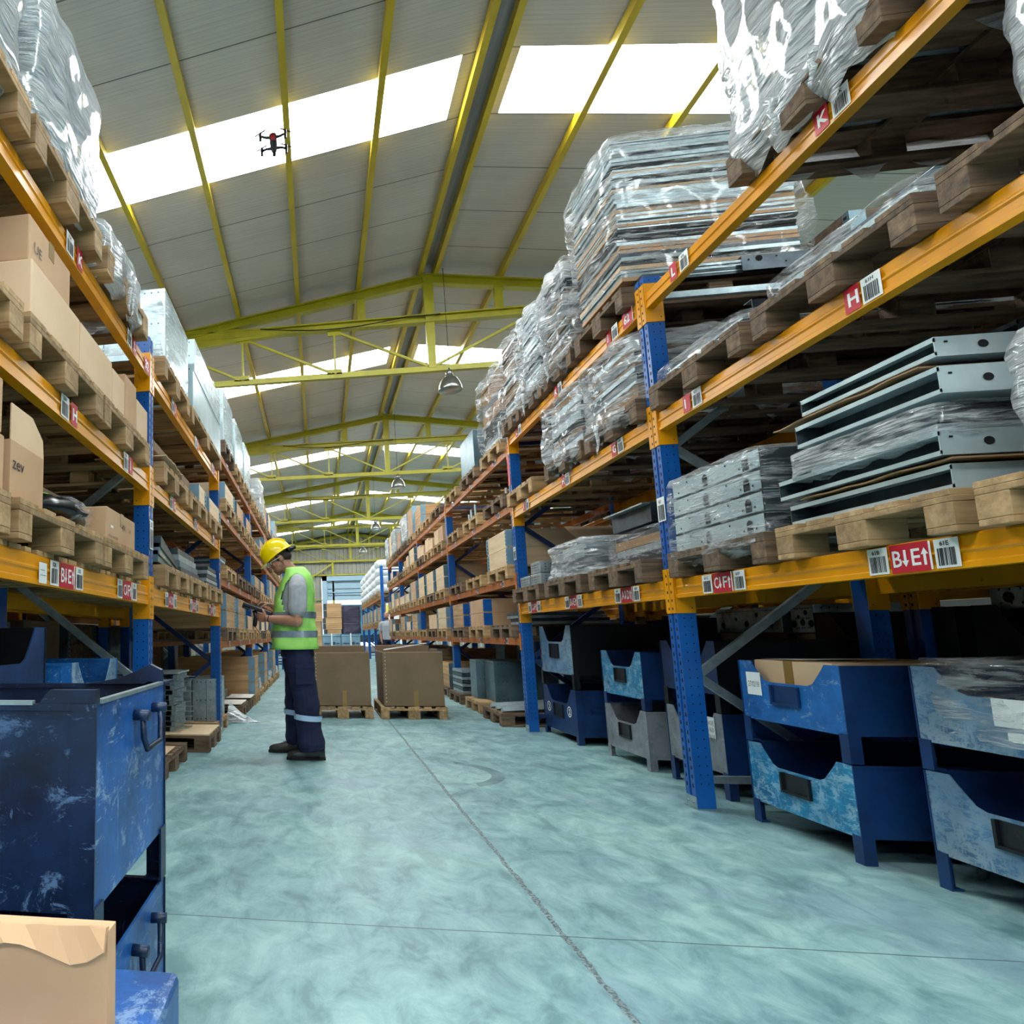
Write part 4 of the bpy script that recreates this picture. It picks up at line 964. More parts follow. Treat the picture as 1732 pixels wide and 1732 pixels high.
# foreground crates
FG = 'large navy steel crates in the left foreground'
steel_crate(-1.2, -.41, 1.115, 1.625, 0, .31, .105, 'navy crate on the floor in the left foreground, carrying another', 'crateS', 'crateF', 1, notch=False, holder=False, handles=True, group=FG)
steel_crate(-1.2, -.41, 1.115, 1.625, .42, .365, .115, 'large navy crate stacked on top in the left foreground', 'crateS', 'crateF', 1, notch=False, holder=False, handles=True, group=FG)
t = [o for o in bpy.data.objects if o.name.startswith('steel_crate') and o.get('label', '').startswith('large navy crate')][0]
mb = MB(); mb.prism([(-.62, .9), (-.41, .9), (-.41, .935), (-.44, .95), (-.52, .915)], 'y', 1.6, 1.625); mb.box(-.45, -.40, 1.6, 1.70, .898, .905); mb.build('corner_gusset', 'crateF', t)
mb = MB(); mb.prism([(-.52, .9), (-.41, .9), (-.41, .925), (-.5, .925)], 'y', 1.115, 1.14); mb.build('corner_gusset', 'crateF', t)
mb = MB(); mb.box(-.418, -.404, 1.14, 1.6, .898, .906); mb.build('top_rim', 'galv', t); mb = MB(); mb.box(-1.2, -.53, 1.11, 1.122, .898, .906); mb.build('top_rim', 'galv', t)
t = thing('open_carton', 'cream cardboard carton with crumpled flap in the bottom left corner', 'box', (-.5, .77, .54))
mb = MB(); x0_, x1_, y0_, y1_, z0_, z1_ = -.86, -.255, .745, .775, .54, .682
mb.box(x0_, x1_, y0_, y1_, z0_, z1_-.004); mb.build('box_body', 'cardP', t)
mb = MB(); Rg = []
for i in range(31):
    u = i/30; xx = x0_+(x1_-x0_)*u; q = .03*noise.noise(Vector((u*9, 1, 0)))
    e_ = .03*noise.noise(Vector((u*8, 7, 0)))+.03*(u-.3)
    Rg.append([(xx, y0_-.001, z1_-.004), (xx, y0_+.006, z1_+.001), (xx, y0_-.006-q*.3, z1_+.004+q*.5), (xx, y0_-.014+q*.4, z1_-.04+e_), (xx, y0_-.010+q*.4, z1_-.043+e_)])
mb.rings(Rg); mb.build('box_flap', 'cardP', t, smooth=False)
for s in ():
    pass
tag(MB().box(-1.0, -.215, .6, .95, 0, .539).build('steel_box', 'crateS', None, bevel=.01, loc=(-.6, .77, 0)), 'dark blue steel box under the cream carton, bottom left', 'box')

# ------------------------------------------------------------------ second left bay
pz = 1.36; n_ = 0
for a, b, nn in ((4.02, 4.8, 'nearest'), (4.86, 5.66, 'middle'), (5.72, 6.54, 'farthest')):
    pallet(a0, a1, a, b, pz, 'wooden pallet on the lowest beam of the second left bay, %s slot' % nn)
zt = bend(pz)
t = thing('steel_profile_bundle', 'grey folded steel bundle on the lowest beam, second left bay', 'metal profiles', (-1.4, 4.9, zt))
for k in range(4): mb = MB(); mb.box(-1.75+.02*k, -1.03-.01*k, 4.62+.01*k, 5.35-.02*k, zt+.002+k*.05, zt+.048+k*.05); mb.build('profile', ['dmetal', 'tealbox', 'galv', 'dmetal'][k], t)
t = thing('steel_profile_bundle', 'sloping grey sheets just past the near left post, lowest beam', 'metal profiles', (-1.4, 4.3, zt))
for k in range(3): mb = MB(); mb.prism([(4.05, zt+.002+.05*k+.02), (4.55, zt+.002+.01*k), (4.55, zt+.02+.02*k), (4.05, zt+.1+.05*k)], 'x', -1.7, -1.06+.01*k); mb.build('sheet', ['tealbox', 'galv', 'dmetal'][k], t)
t = thing('steel_profile_bundle', 'dark wrapped profiles beside the second left post, lowest beam', 'metal profiles', (-1.4, 6.0, zt))
for k in range(5): mb = MB(); mb.box(-1.75, -1.05, 5.8+.03*k, 6.5-.03*k, zt+.002+k*.04, zt+.036+k*.04); mb.build('profile', ['dmetal', 'galv'][k % 2], t)
pz = 2.06
for a, b, nn in ((3.98, 4.78, 'nearest'), (4.86, 5.66, 'middle'), (5.76, 6.56, 'farthest')):
    pallet(a0, a1, a, b, pz, 'wooden pallet on the middle beam of the second left bay, %s slot' % nn)
zt = bend(pz)
tag(cardsheet(-1.5, -.99, 4.0, 4.5, zt+.01, '', .06, 9, 'cardL'), 'pale cardboard sheet sticking out past the near left post', 'cardboard sheet')
for i, (a, b) in enumerate(((4.0, 4.35), (4.9, 5.2))):
    carton(-1.8, -1.08, a, b, zt+(.02 if i else .09)-(.02 if i else 0), zt+.16, 'small brown carton on the middle beam, second left bay, %s slot' % ('middle' if i else 'nearest'), 'cardB', None, CB)
collar_crate(a0+.05, a1-.02, 5.28, 5.66, zt, zt+.17, 'low steel-hinged crate on the middle beam, second left bay', 1, 'pale_wood')
collar_crate(a0+.05, a1-.02, 5.8, 6.5, zt, zt+.17, 'wide pale crate on the middle beam, second left bay, farthest slot', 1, 'pale_wood')
pz = 2.82
for a, b, nn in ((4.0, 4.85, 'under the near pale metal boxes'), (4.95, 6.55, 'under the long pale metal boxes')):
    pallet(a0, a1, a, b, pz, 'brown pallet on the top beam, second left bay, '+nn)
zt = bend(pz); PB = 'pale blue metal boxes on the top left beam'
metal_box(a0, a1-.01, 4.05, 4.83, zt, zt+.53, 'tall film-covered pale metal box just past the near left post', 'galvL', 1, 'filmF', PB, 90)
metal_box(a0, a1, 5.0, 6.5, zt, zt+.33, 'lower pale blue metal box of the second stack, top left beam', 'galvL', 1, None, PB)
metal_box(a0, a1+.005, 5.05, 6.45, zt+.335, zt+.64, 'upper pale blue metal box of the second stack, top left beam', 'galvL', 1, 'filmF', PB, 91)
# floor goods, second left bay
pallet(-2.2, -.99, 5.58, 6.25, 0, 'grey weathered pallet covered with pale board, on the left floor', mt='woodd', group='pallets on the left floor')
pallet(-2.15, -1.06, 6.4, 7.2, 0, 'reddish pallet under the galvanised cabinets', group='pallets on the left floor')
pallet(-2.2, -1.12, 4.5, 5.25, 0, 'weathered pallet with cardboard, nearest on the left floor', mt='woodd', group='pallets on the left floor')
tag(MB().box(-2.1, -1.0, 5.6, 6.22, .146, .156).build('board_sheet', 'pale_wood', None, loc=(-1.5, 5.9, .146)), 'pale board sheet lying on the grey weathered pallet', 'board')
tag(cardsheet(-1.8, -1.15, 4.52, 4.95, .147, '', .02, 12, 'cardL'), 'torn cardboard piece on the nearest left floor pallet', 'cardboard sheet')
t = thing('bracket_ladder_stack', 'tall stack of interlocked galvanised brackets on the left floor', 'metal brackets', (-1.6, 5.95, .157))
rnd = random.Random(3)
for k in range(11):
    mb = MB(); a = .158+k*.047; j = rnd.uniform(-.02, .02)
    mb.box(-1.95+j, -1.33+j, 5.7, 6.15, a, a+.004); mb.box(-1.37+j, -1.33+j, 5.71, 6.14, a+.004, a+.044, 1); mb.box(-1.33+j, -1.25+j, 5.73+j, 5.79+j, a+.03, a+.034); mb.box(-1.33+j, -1.22+j, 5.95, 6.01, a+.012, a+.016); mb.box(-1.45+j, -1.41+j, 5.694, 5.7, a+.008, a+.03, 2); mb.box(-1.95+j, -1.5+j, 5.72, 5.724, a+.004, a+.04, 1)
    mb.build('bracket', ['galv', 'galv', 'hole'], t)
mb = MB(); mb.box(-2.0, -1.3, 5.7, 6.2, .68, .695); mb.build('top_plate', 'galvL', t)
CG = 'galvanised cabinets standing on the left floor'
metal_box(-1.33, -1.09, 6.5, 7.15, .147, .58, 'galvanised cabinet on the left floor, nearest the aisle', 'galv', 1, None, CG)
metal_box(-1.62, -1.34, 6.48, 7.1, .147, .58, 'galvanised cabinet standing behind the aisle-side cabinet', 'galv', 1, None, CG)
mb = MB(); Rg = []
for i in range(9):
    v = i/8; Rg.append([(-1.1+.38*v, 7.65-.1*v+(.25-.22*v)*c_, max(.004, (.22*(1-v)**1.5)*s_+.006+.03*noise.noise(Vector((v*6, c_*3, s_*2))))) for c_, s_ in [(math.cos(k*PI/6), math.sin(k*PI/6)) for k in range(7)]])
mb.rings(Rg, 0, False, False); tag(mb.build('plastic_sheeting', 'filmW', None, smooth=True, loc=(-.9, 7.6, 0)), 'crumpled clear film spilling onto the aisle floor', 'plastic')
pallet(-2.2, -.98, 7.95, 8.6, 0, 'pallet covered with white paper past the galvanised cabinets', mt='woodd', group='pallets on the left floor')
tag(cardsheet(-2.1, -1.0, 7.98, 8.55, .147, '', .03, 15, 'paper'), 'white paper sheet on the pallet past the cabinets', 'paper')
pallet(-2.2, -.98, 8.68, 9.3, 0, 'pallet carrying a small steel box on the left floor', mt='woodd', group='pallets on the left floor')
metal_box(-1.75, -1.35, 8.75, 9.2, .147, .27, 'small low steel box on a left floor pallet', 'galv', 1)
tag(cardsheet(-1.3, -.96, 8.7, 9.25, .147, '', .05, 16, 'paper'), 'crumpled paper beside the small low steel box', 'paper')
pallet(-2.2, -.96, 9.4, 10.15, 0, 'pallet under the two-board timber crate on the left floor', group='pallets on the left floor')
collar_crate(-2.15, -.98, 9.42, 10.1, .147, .72, 'two-board timber crate with steel hinges on the left floor', 1, group='timber crates on the left floor')
for i in range(5):
    y = 10.45+i*1.1; q = ['first', 'second', 'third', 'fourth', 'fifth'][i]
    pallet(-2.2, -1.0, y, y+.8, 0, q+' pallet beyond the timber crate along the left floor', False, 'wood', group='pallets on the left floor')
    if i % 2 == 0: tag(film_mesh(-1.6, -1.05, y+.1, y+.7, .147, .3, 100+i, .04, 0, 8, 32).build('film_heap', 'filmW', None, smooth=True, loc=(-1.3, y+.4, .147)), 'white film heap on the %s far pallet of the left floor' % q, 'plastic')
    else: collar_crate(-2.15, -1.02, y+.03, y+.77, .147, .147+.57, 'timber crate on the %s far pallet of the left floor' % q, 1, group='timber crates on the left floor')

# ------------------------------------------------------------------ bays with dull orange beams
LVN = ['lowest', 'second', 'third', 'top']; SLN = ['near', 'middle', 'far']
def fill(side, xa, xb, YY, LB, first, bays, seed, floor=False):
    rnd = random.Random(seed)
    for bi in range(bays):
        y0, y1 = YY[bi], YY[bi+1]; pitch = (y1-y0-.12)/3
        for li, (zb, zt_) in enumerate(LB):
            for k in range(3):
                a = y0+.03+pitch*k+.04; b = a+min(.84, pitch-.07); near = False
                where = '%s slot, %s beam, %s %s rack bay' % (SLN[k], LVN[li], OR[bi+first], 'right' if side < 0 else 'left')
                plabel = 'pallet in the '+where
                key = (side, bi, li, k)
                kind = SPEC.get(key) or rnd.choice(['cc', 'cc2', 'cc', 'cc', 'empty', 'cart', 'prof', 'cc2'] if li < 3 else ['cc2', 'cc3', 'wrapW', 'cc', 'wrapW', 'cc2'])
                pallet(xa, xb, a, b, zt_, plabel, near, rnd.choice(['wood', 'wood', 'woodd']), group='pallets in the %s %s rack bay' % (OR[bi+first], 'right' if side < 0 else 'left'))
                z = zt_+.146; hmax = (LB[li+1][0]-.08 if li+1 < len(LB) else z+.9)-z
                mt = rnd.choice(['crate_wood', 'crate_wood', 'pale_wood', 'card']); hg = rnd.choice(['bluebox', 'blue', 'tealbox', 'bluebox'])
                wl = where
                gg = 'timber collar crates in the far bays'
                if kind == 'cc': collar_crate(xa+.02, xb-.02, a+.02, b-.02, z, z+.2, 'one-board collar crate, '+wl, -1 if side < 0 else 1, mt, hg, gg)
                elif kind == 'cc2': collar_crate(xa+.02, xb-.02, a+.02, b-.02, z, z+min(.4, hmax), 'tall collar crate, '+wl, -1 if side < 0 else 1, mt, hg, gg)
                elif kind == 'cc3': collar_crate(xa+.02, xb-.02, a+.02, b-.02, z, z+.6, 'three-board collar crate, '+wl, -1 if side < 0 else 1, mt, hg, gg)
                elif kind == 'cart':
                    for q in range(2):
                        yy = a+.03+q*.4; xf = (xa+.03, xa+.5) if side < 0 else (xb-.5, xb-.03)
                        carton(xf[0], xf[1], yy, yy+.37, z, z+rnd.choice((.2, .26)), '%s carton, %s' % (('nearer', 'farther')[q], wl), rnd.choice(['card', 'cardL']), 'y', 'cartons in the far bays', front=-1 if side < 0 else 1)
                elif kind == 'prof':
                    t = thing('steel_profile_bundle', 'loose steel profiles, '+wl, 'metal profiles', ((xa+xb)/2, (a+b)/2, z), 'steel profile bundles in the far bays')
                    for q in range(4):
                        mb = MB(); o_ = rnd.uniform(0, .1); mb.box(xa+.05+o_, xb-.1, a+.05+.06*q, a+.45+.06*q, z+.002+q*.035, z+.03+q*.035); mb.build('profile', ['galv', 'dmetal'][q % 2], t)
                elif kind in ('wrapW', 'wrapD', 'wrapB'):
                    h = min(hmax, {'wrapW': .62, 'wrapD': .9, 'wrapB': .5}[kind])
                    wrapped(xa, xb, a, b, z, z+h, {'wrapW': 'milky', 'wrapD': 'dark', 'wrapB': 'glossy'}[kind]+' wrapped load, '+wl, {'wrapW': 'blue', 'wrapD': 'dark', 'wrapB': 'blue'}[kind], {'wrapW': 'filmW', 'wrapD': 'filmD', 'wrapB': 'film'}[kind], seed*10+bi*3+k, .04, .06, .05, .12, group='wrapped loads in the far bays')
                elif kind == 'teal':
                    metal_box(xa+.02, xb-.02, a+.05, b-.05, z, z+.5, 'dark teal cabinet, '+wl, 'tealbox', -1 if side < 0 else 1, None, 'teal metal cabinets')
                elif kind == 'pale':
                    metal_box(xa+.02, xb-.02, a+.02, b-.02, z, z+.62, 'pale blue metal box, '+wl, 'galvL', -1 if side < 0 else 1, 'filmF', 'pale metal boxes in the far bays', 200+k+bi)
                elif kind == 'pipes':
                    t = thing('upright_tubes', 'bunch of short upright steel tubes, '+wl, 'metal tubes', ((xa+xb)/2, (a+b)/2, z))
                    for q in range(14):
                        xx, yy = rnd.uniform(xa+.05, xa+.8), rnd.uniform(a+.05, b-.05); mb = MB(); mb.tube([(xx, yy, z+.002), (xx, yy, z+rnd.uniform(.1, .26))], .016, 8); mb.build('tube', rnd.choice(['white', 'galv']), t)
SPEC = {(-1, 0, 3, 0): 'wrapD', (-1, 0, 3, 1): 'teal', (-1, 0, 3, 2): 'empty', (-1, 0, 2, 0): 'pipes', (-1, 0, 2, 1): 'pipes', (-1, 0, 2, 2): 'empty', (-1, 0, 1, 0): 'cc2', (-1, 0, 1, 1): 'empty', (-1, 0, 1, 2): 'empty',
        (-1, 0, 0, 0): 'prof', (-1, 0, 0, 1): 'cc2', (-1, 0, 0, 2): 'cc2', (-1, 1, 1, 0): 'cc2', (-1, 1, 1, 1): 'cc2', (-1, 1, 1, 2): 'cc2', (-1, 1, 3, 0): 'empty', (-1, 1, 3, 1): 'empty', (-1, 1, 3, 2): 'cc2', (-1, 2, 3, 0): 'cc3', (-1, 1, 2, 0): 'cart', (-1, 1, 2, 1): 'cart', (-1, 1, 2, 2): 'cart',
        (1, 0, 3, 0): 'pale', (1, 0, 3, 1): 'pale', (1, 0, 3, 2): 'pale', (1, 0, 0, 0): 'cc2', (1, 0, 0, 1): 'cc2', (1, 0, 0, 2): 'cc', (1, 0, 1, 0): 'prof', (1, 0, 1, 1): 'empty', (1, 0, 1, 2): 'empty', (1, 0, 2, 0): 'cc', (1, 0, 2, 1): 'cc', (1, 0, 2, 2): 'cc', (1, 1, 3, 0): 'empty'}
fill(-1, 2.06, 3.2, YC, LB_R, 0, 4, 5)
fill(1, -2.15, -.99, YL, LB_L, 0, 4, 6)
# beyond the cross aisle
for i in range(6):
    y = 21.35+i*1.5; q = ['first', 'second', 'third', 'fourth', 'fifth', 'sixth'][i]
    for li, z in enumerate((1.33, 2.28)):
        pallet(2.0, 3.1, y, y+1.0, z, '%s pallet beyond the right cross aisle, %s beam' % (q, ('lower', 'upper')[li]), False, 'wood', group='pallets beyond the cross aisle')
        if li: 
            s_ = thing('sack_stack', '%s white sack stack on the racks beyond the right cross aisle' % q, 'sacks', (2.5, y+.5, z+.147), 'white sack stacks beyond the cross aisle')
            for k in range(4):
                mb = MB(); Rg = []; zz = z+.15+k*.28
                for j, (sc_, dz) in enumerate(((.9, 0), (1, .06), (1.02, .14), (1, .22), (.88, .275))):
                    Rg.append([(2.5+.52*sc_*math.copysign(abs(math.cos(a_))**.4, math.cos(a_)), y+.5+.46*sc_*math.copysign(abs(math.sin(a_))**.4, math.sin(a_)), zz+dz) for a_ in [2*PI*n/20 for n in range(20)]])
                mb.rings(Rg); mb.build('sack_layer', 'sacks', s_, smooth=True)
        else: collar_crate(2.05, 3.05, y+.05, y+.95, z+.146, z+.6, '%s timber crate beyond the right cross aisle' % q, -1, 'crate_wood', 'bluebox', 'timber crates beyond the cross aisle')
    for li, z in enumerate((1.33, 2.28, 3.18)):
        pallet(-2.1, -1.0, y, y+1.0, z, '%s pallet beyond the left cross aisle, %s beam' % (q, ('lower', 'middle', 'upper')[li]), False, 'wood', group='pallets beyond the cross aisle')
        wrapped(-2.08, -1.02, y+.03, y+.97, z+.146, z+.7, '%s wrapped load beyond the left cross aisle, %s beam' % (q, ('lower', 'middle', 'upper')[li]), 'blue', 'filmW', 300+i*3+li, .04, .05, .08, .15, group='wrapped loads beyond the cross aisle')
# rear rows: simple goods in depth
for side, xa, xb, ys, LB, nm in ((1, 3.42, 4.5, [1.28, 4.18, 7.08, 10.55], LV_R, 'right'), (-1, -3.4, -2.35, [1.06, 3.88, 6.7, 9.9], LV_L, 'left')):
    rnd = random.Random(77+side)
    for bi in range(3):
        pitch = (ys[bi+1]-ys[bi]-.1)/3
        for li in range(3):
            for k in range(3):
                a = ys[bi]+.05+pitch*k; b = a+.8; z = LB[li][1]
                w_ = '%s slot, %s level, %s rear bay behind the %s racks' % (SLN[k], LN[li], ['nearest', 'second', 'third'][bi], nm)
                pallet(xa, xb, a, b, z, 'pallet in the '+w_, False, 'woodd', group='pallets of the rear rack rows')
                r_ = rnd.random()
                if side > 0 and bi == 0 and li == 1 and k > 0: metal_box(xa-.02, xb, a, b, z+.146, z+.75, 'big pale steel case, '+w_, 'galvL', -1, None, 'pale steel cases of the rear row')
                elif r_ < .35: collar_crate(xa+.03, xb-.03, a+.02, b-.02, z+.146, z+.54, 'dark timber crate, '+w_, -side, 'woodd', 'tealbox', 'timber crates of the rear rack rows')
                elif r_ < .65: carton(xa+.05, xb-.1, a+.05, b-.05, z+.147, z+.5, 'brown carton, '+w_, 'cardB', None, 'cartons of the rear rack rows', front=-side)
                elif r_ < .85: metal_box(xa+.05, xb-.1, a+.05, b-.05, z+.147, z+.42, 'teal metal box, '+w_, 'tealbox', -side, None, 'metal boxes of the rear rack rows')
for side, xa, xb, ys, nm in ((1, 3.42, 4.5, [7.2, 8.2, 9.2, 10.6, 11.7, 12.8], 'right'), (-1, -3.45, -2.4, [1.2, 2.2, 3.95, 4.9, 5.8, 6.8, 7.8, 8.8, 10.0, 11.1], 'left')):
    rnd = random.Random(99+side)
    for i, y in enumerate(ys):
        o_ = ['first', 'second', 'third', 'fourth', 'fifth', 'sixth', 'seventh', 'eighth', 'ninth', 'tenth'][i]
        pallet(xa, xb, y, y+.8, 0, '%s floor pallet of the rear row behind the %s racks' % (o_, nm), False, 'woodd', group='pallets of the rear rack rows')
        if i % 3 == 0: carton(xa+.05, xb-.05, y+.03, y+.77, .147, 1.18, '%s tall brown carton on the rear row floor, %s side' % (o_, nm), 'cardB', None, 'cartons of the rear rack rows', front=-side)
        elif i % 3 == 1: collar_crate(xa+.03, xb-.03, y+.02, y+.78, .147, 1.17, '%s tall timber crate on the rear row floor, %s side' % (o_, nm), -side, 'woodd', 'tealbox', 'timber crates of the rear rack rows')
        else: metal_box(xa+.05, xb-.05, y+.05, y+.75, .147, 1.16, '%s teal cabinet on the rear row floor, %s side' % (o_, nm), 'tealbox', -side, None, 'metal boxes of the rear rack rows')
for i in range(8):
    y = 10.75+i*1.02; q = OR[i-1] if i > 0 else 'nearest'
    q = ['nearest', 'second', 'third', 'fourth', 'fifth', 'sixth', 'seventh', 'last'][i]
    pallet(2.05, 3.15, y, y+.8, 0, q+' pallet of the far floor row under the dull orange right racks', False, 'woodd', group='far floor pallets under the right racks')
    collar_crate(2.1, 3.1, y+.02, y+.78, .147, .55+.2*(i % 2), q+' crate of the far floor row under the dull orange right racks', -1, ('crate_wood', 'woodd')[i % 2], 'tealbox', 'far floor crates under the right racks')
# floor goods, third right bay onwards
pallet(1.95, 3.1, 7.35, 8.15, 0, 'reddish pallet under bright steel profiles past the second right post', mt='woodd', group='pallets on the right floor')
t = thing('steel_profile_bundle', 'bright loose steel profiles on the reddish floor pallet', 'metal profiles', (2.3, 7.75, .147))
for k in range(9):
    mb = MB(); y = 7.42+k*.075; mb.bar((1.98+.02*(k % 3), y, .17), (2.75, y+.08, .2+.02*(k % 2)), .05, .03, 0, (0, .4, 1)); mb.build('profile', 'galvL', t)
pallet(2.0, 3.15, 8.5, 9.3, 0, 'pallet under board and teal cabinets on the right floor', group='pallets on the right floor')
metal_box(2.2, 2.95, 8.5, 8.95, .147, .66, 'teal-grey cabinet on the right floor, nearer one', 'tealbox', -1, None, 'teal cabinets on the right floor')
metal_box(2.1, 2.95, 9.0, 9.35, .147, .66, 'teal-grey cabinet on the right floor, farther one', 'tealbox', -1, None, 'teal cabinets on the right floor')
pallet(2.0, 3.1, 9.6, 10.4, 0, 'dark pallet with stacked profiles far on the right floor', mt='woodd', group='pallets on the right floor')
t = thing('steel_profile_bundle', 'neat stack of grey profiles before the fourth right bay', 'metal profiles', (2.3, 10.0, .147))
for k in range(7): mb = MB(); mb.box(2.05, 2.7, 9.65, 10.3, .149+k*.05, .19+k*.05); mb.build('profile', ['galv', 'dmetal'][k % 2], t)
# tall profile stack between post and numbered crate
t = thing('steel_profile_bundle', 'stack of pale channels between the second post and numbered crate', 'metal profiles', (2.6, 7.3, 0))
for k in range(9): mb = MB(); mb.box(2.55, 3.1, 7.15, 7.3, .15+k*.062, .2+k*.062); mb.build('profile', 'galv', t)
mb = MB(); mb.box(2.5, 3.1, 7.12, 7.33, 0.001, .149); mb.build('base_block', 'woodd', t)

# ------------------------------------------------------------------ big cartons in the aisle
def octabin(x0, x1, y0, y1, label, mt='cardB'):
    t = thing('bulk_carton', label, 'box', ((x0+x1)/2, (y0+y1)/2, .15), 'big open bulk cartons in the aisle')
    z0, z1 = .147, .8; th = .008; mb = MB()
    for a in ((x0, x1, y0, y0+th), (x0, x1, y1-th, y1), (x0, x0+th, y0+th, y1-th), (x1-th, x1, y0+th, y1-th)): mb.box(*a, z0, z1 if a[2] == y0 and a[3] < y0+.1 else z1+(.07 if a[2] > y0+.1 else 0))
    mb.box(x0, x1, y0, y1, z0, z0+th); mb.build('box_body', mt, t)
    mb = MB(); xm = (x0+x1)/2+.02; mb.box(xm-.02, xm+.03, y0-.002, y0, z0-.02, z0+.19); mb.build('tape', 'tape', t)
    mb = MB(); z = z0+.05
    while z < z1: mb.box(x0+.025, x0+.031, y0-.002, y0, z, z+.014); z += .045
    mb.build('staple_row', 'paper', t)
    mb = MB(); mb.box(x0, x1, y0, y0+th, z1, z1+.005); mb.box(x0, x1, y1-th, y1, z1+.07, z1+.076); mb.box(x0, x0+th, y0, y1, z1, z1+.005); mb.build('board_edge', 'card', t)
def ppal(x0, x1, y0, y1, label): 
    t = thing('wooden_pallet', label, 'pallet', ((x0+x1)/2, (y0+y1)/2, .001), 'pallets under the bulk cartons')
    pallet_parts(t, x1-x0, y1-y0, 'woodx'); t.rotation_euler = (0, 0, PI/2)
    return t
ppal(-.10, .63, 7.95, 8.9, 'light pallet under the left bulk carton, behind the worker')
octabin(-.08, .61, 7.97, 8.8, 'left brown bulk carton on a pallet behind the worker')
ppal(.72, 1.5, 7.93, 9.0, 'light pallet under the right bulk carton in the aisle')
octabin(.765, 1.475, 7.96, 8.9, 'right brown bulk carton with stapled edge in the aisle')
mb = MB(); mb.bar((.80, 8.1, .83), (1.38, 8.5, .90), .03, .012); tag(mb.build('metal_strip', 'white', None, loc=(1, 8.3, .86)), 'white strip lying across the right bulk carton', 'metal strip')
mb = MB(); mb.bar((1.2, 8.5, .9), (1.75, 8.6, .84), .2, .004); tag(mb.build('black_sheet', 'hole', None, loc=(1.4, 8.5, .87)), 'thin black sheet lying on the right bulk carton', 'sheet')
# goods across the far end of the aisle
AG = 'stacked goods in the middle of the far aisle'
ya = 22.0
def farstack(x0, x1, z0, z1, kind, label, y=ya):
    if kind == 'wood':
        o = collar_crate(x0, x1, y, y+.8, z0, z1, label, -1, 'crate_wood', 'dmetal', AG)
    elif kind == 'wrap':
        t = thing('wrapped_load', label, 'wrapped goods', ((x0+x1)/2, y+.4, z0), AG); film_mesh(x0, x1, y, y+.8, z0, z1, 3+x0, .03, 0, 12, 48).build('dark_wrapping', 'wrapD', t, smooth=True)
    else:
        t = thing('machine_case', label, 'metal box', ((x0+x1)/2, y+.4, z0), AG); mb = MB(); mb.box(x0, x1, y, y+.8, z0, z1); mb.box(x0-.01, x1+.01, y-.02, y, z1-.07, z1-.04); mb.build('case_body', 'bluebox', t, bevel=.01)
        mb = MB(); c_ = (x0+x1)/2; mb.box(c_-.02, c_+.02, y-.03, y-.021, z0, z1+.03); mb.build('white_strap', 'white', t)
        mb = MB(); mb.tube([(c_+.08, y-.03, z0+.12), (c_+.08, y-.005, z0+.12)], .05, 14); mb.box(x0+.05, c_-.06, y-.025, y-.02, z0+.1, z0+.13); mb.box(c_+.16, x1-.05, y-.025, y-.02, z0+.1, z0+.13); mb.build('round_vent', 'dmetal', t)
rowX = [(-.12, .28), (.42, .85), (.87, 1.42)]
for i, (a, b) in enumerate(((.12, .74), (.76, 1.4))):
    mb = MB(); mb.box(a, b, ya, ya+.8, .0, .62); t = mb.build('timber_base_crate', 'crate_wood', None, loc=((a+b)/2, ya+.4, 0)); tag(t, ('left', 'right')[i]+' timber base crate under the pale blue cases, far aisle', 'crate', AG)
    farstack(a, b, .622, 1.05, 'case', ('left', 'right')[i]+' pale blue machine case with white strap, far aisle')
farstack(-.45, .1, 0, .55, 'wood', 'lowest timber crate behind the worker, far aisle')
farstack(-.45, .1, .56, 1.0, 'wood', 'second timber crate behind the worker, far aisle')
farstack(-.45, .08, 1.01, 1.5, 'wood', 'third timber crate behind the worker, far aisle')
farstack(-.4, .14, 1.51, 2.15, 'wood', 'topmost timber crate of the stack behind the worker')
farstack(.2, .76, 1.06, 1.22, 'wood', 'low timber crate on the left pale blue case')
farstack(.16, .80, 1.225, 1.62, 'wood', 'double-hinged timber crate in the middle of the far stack')
farstack(.2, .8, 1.63, 2.12, 'wood', 'topmost timber crate of the middle far stack')
farstack(.82, 1.42, 1.06, 1.45, 'wrap', 'low dark-wrapped bundle on the right pale blue case')
farstack(.82, 1.42, 1.46, 2.02, 'wrap', 'tall dark-wrapped bundle on top, beside the rack')
t = thing('hanging_sign', 'white and yellow sign with a blue emblem behind the second man', 'sign', (2.5, 21.0, 1.2))
mb = MB(); mb.box(2.2, 2.6, 21.0, 21.02, 1.1, 2.05, 0); mb.box(2.22, 2.5, 20.995, 21.0, 1.7, 1.98, 1); mb.tube([(2.45, 20.99, 1.4), (2.45, 20.998, 1.4)], .1, 16, 2); mb.build('sign_panel', ['white', 'yellowsign', 'blue'], t)
mb = MB(); mb.box(2.28, 2.31, 21.02, 21.05, 0, 2.0); mb.build('sign_post', 'dmetal', t)
# pink sheet and loose film glimpsed in the third right bay
tag(MB().box(2.3, 3.1, 6.25, 6.9, 2.52, 2.53).build('pink_sheet', 'pink', None, loc=(2.7, 6.5, 2.52)), 'pink sheet lying on the empty pallet, middle beam', 'sheet')

